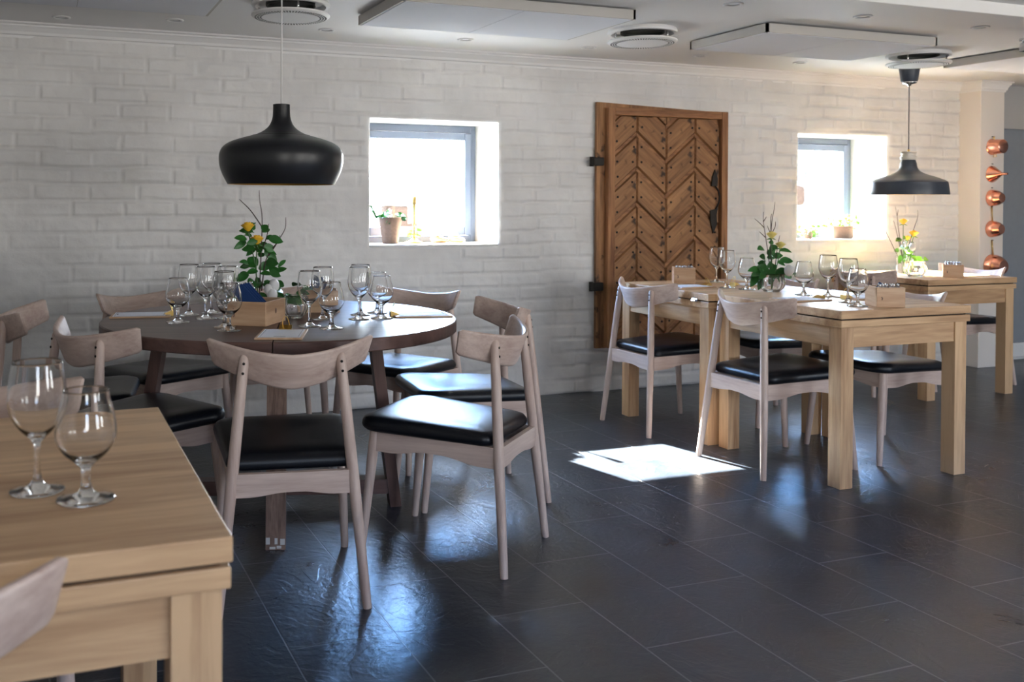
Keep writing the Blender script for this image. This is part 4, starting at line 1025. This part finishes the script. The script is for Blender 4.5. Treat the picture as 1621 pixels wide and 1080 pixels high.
for k in range(90):
    x = Rr.uniform(-.14, .24); z = .09+Rr.uniform(-.01, .05)+(.06*Rr.random() if x > .12 else 0)-(.06*Rr.random() if x > .16 else 0); y = Rr.uniform(-.05, .06); leaf(bm, (x, y, z), (Rr.uniform(-1, 1), Rr.uniform(-1, 1), Rr.uniform(-.2, .8)), .030, .024)
obj('foliage', bm, M['leaflight'], t, smooth=True)
for k in range(46):
    x = Rr.uniform(-.13, .23); z = .11+Rr.uniform(-.01, .05)+(.07*Rr.random() if x > .12 else 0); y = Rr.uniform(-.055, .05)
    for j in range(5): a = j*1.2566; leaf(bf, (x, y, z), (cos(a), .3*sin(a)-.4, sin(a)), .012, .010, 0)
tag(obj('blossoms', bf, M['petal'], t, smooth=True), kind='stuff')
t = thing('potted_plant', 'low white flowering plant on the left of the right window sill', 'plant', (5.16, 5.42, ZS))
bm = bmesh.new(); lathe(bm, [(0, 0), (.035, 0), (.045, .055), (.040, .055), (.035, .045), (0, .045)], 24); obj('pot', bm, M['bark'], t, smooth=True, auto=50)
bm = bmesh.new(); bf = bmesh.new()
for k in range(70):
    a = Rr.uniform(0, 2*pi); r = Rr.uniform(.0, .10); leaf(bm, (r*cos(a), r*sin(a)*.5, .05+Rr.uniform(-.03, .05)), (cos(a), sin(a), Rr.uniform(-.2, .8)), .030, .024)
for k in range(30):
    a = Rr.uniform(0, 2*pi); r = Rr.uniform(.0, .10)
    for j in range(5): b2 = j*1.2566; leaf(bf, (r*cos(a), r*sin(a)*.4-.02, .06+Rr.uniform(-.03, .05)), (cos(b2), -.4, sin(b2)), .012, .010, 0)
obj('foliage', bm, M['leaflight'], t, smooth=True); tag(obj('blossoms', bf, M['petal'], t, smooth=True), kind='stuff')

# ------------------------------------------------------------ copper pans on the stub wall
YP = PIL[2]
def rx90(bm): bmesh.ops.rotate(bm, cent=(0, 0, 0), matrix=Matrix.Rotation(pi/2, 3, 'X'), verts=bm.verts); return bm   # +z -> -y
def hang(name, label, z, prof, x=6.55, handle=None):
    t = thing(name, label, 'copper pan', (x, YP, z), 0, 'copper kitchenware hung on the end of the stub wall')
    bm = bmesh.new(); lathe(bm, prof, 40); rx90(bm); obj('body', bm, M['copper'], t, smooth=True, auto=40)
    bm = bmesh.new(); tube(bm, [(0, 0, .0), (0, -.012, .0)], .003, 8); bmesh.ops.translate(bm, vec=(0, 0, .075 if not handle else handle), verts=bm.verts)
    obj('hook', bm, M['iron'], t)
    return t
t = hang('copper_pot', 'small copper pot, topmost on the stub wall', 1.62, [(.056, .003), (.060, .003), (.056, .010), (.050, .090), (.045, .094), (0, .094), (0, .090), (.046, .088), (.054, .010), (.056, .003)])
bm = bmesh.new(); tube(bm, [(0, -.02, .054), (0, -.012, .07), (.01, -.012, .078), (.0, -.02, .056)], .003, 8); tube(bm, [(0, -.02, -.054), (0, -.012, -.075), (.01, -.03, -.072), (0, -.03, -.052)], .003, 8); obj('lug_handle', bm, M['brass'], t, smooth=True)
hang('copper_funnel', 'copper funnel, second from the top on the stub wall', 1.42, [(.060, .003), (.062, .004), (.058, .014), (.014, .075), (.009, .082), (.007, .125), (.005, .125), (.006, .082), (.010, .074), (.055, .012), (.060, .003)])
BOWL = lambda r, d: [(r*.97, .004), (r*1.03, .004), (r, .015)]+[(r*cos(a)*1.0, .012+d*sin(a)) for a in (.25, .5, .75, .95)]+[(r*.55, .012+d*.86), (0, .012+d*.88), (0, .008+d*.85), (r*.5, .008+d*.82), (r*.93, .02), (r*.97, .004)]
hang('copper_bowl', 'round copper bowl without a handle, middle of the stub wall', 1.245, BOWL(.060, .085))
t = hang('copper_saucepan', 'copper saucepan with brass handle, fourth from the top on the stub wall', 1.018, BOWL(.060, .085), handle=.162)
bm = bmesh.new(); tube(bm, [(0, -.012, .055), (0, -.010, .11), (-.004, -.008, .160)], [.006, .0045, .006], 8, flat=.5); obj('handle', bm, M['brass'], t, smooth=True)
t = hang('copper_saucepan', 'largest copper pan with long brass handle, lowest on the stub wall', .745, BOWL(.085, .10), x=6.56, handle=.190)
bm = bmesh.new(); tube(bm, [(0, -.012, .08), (-.004, -.010, .14), (-.008, -.008, .190)], [.007, .005, .007], 8, flat=.5); obj('handle', bm, M['brass'], t, smooth=True)
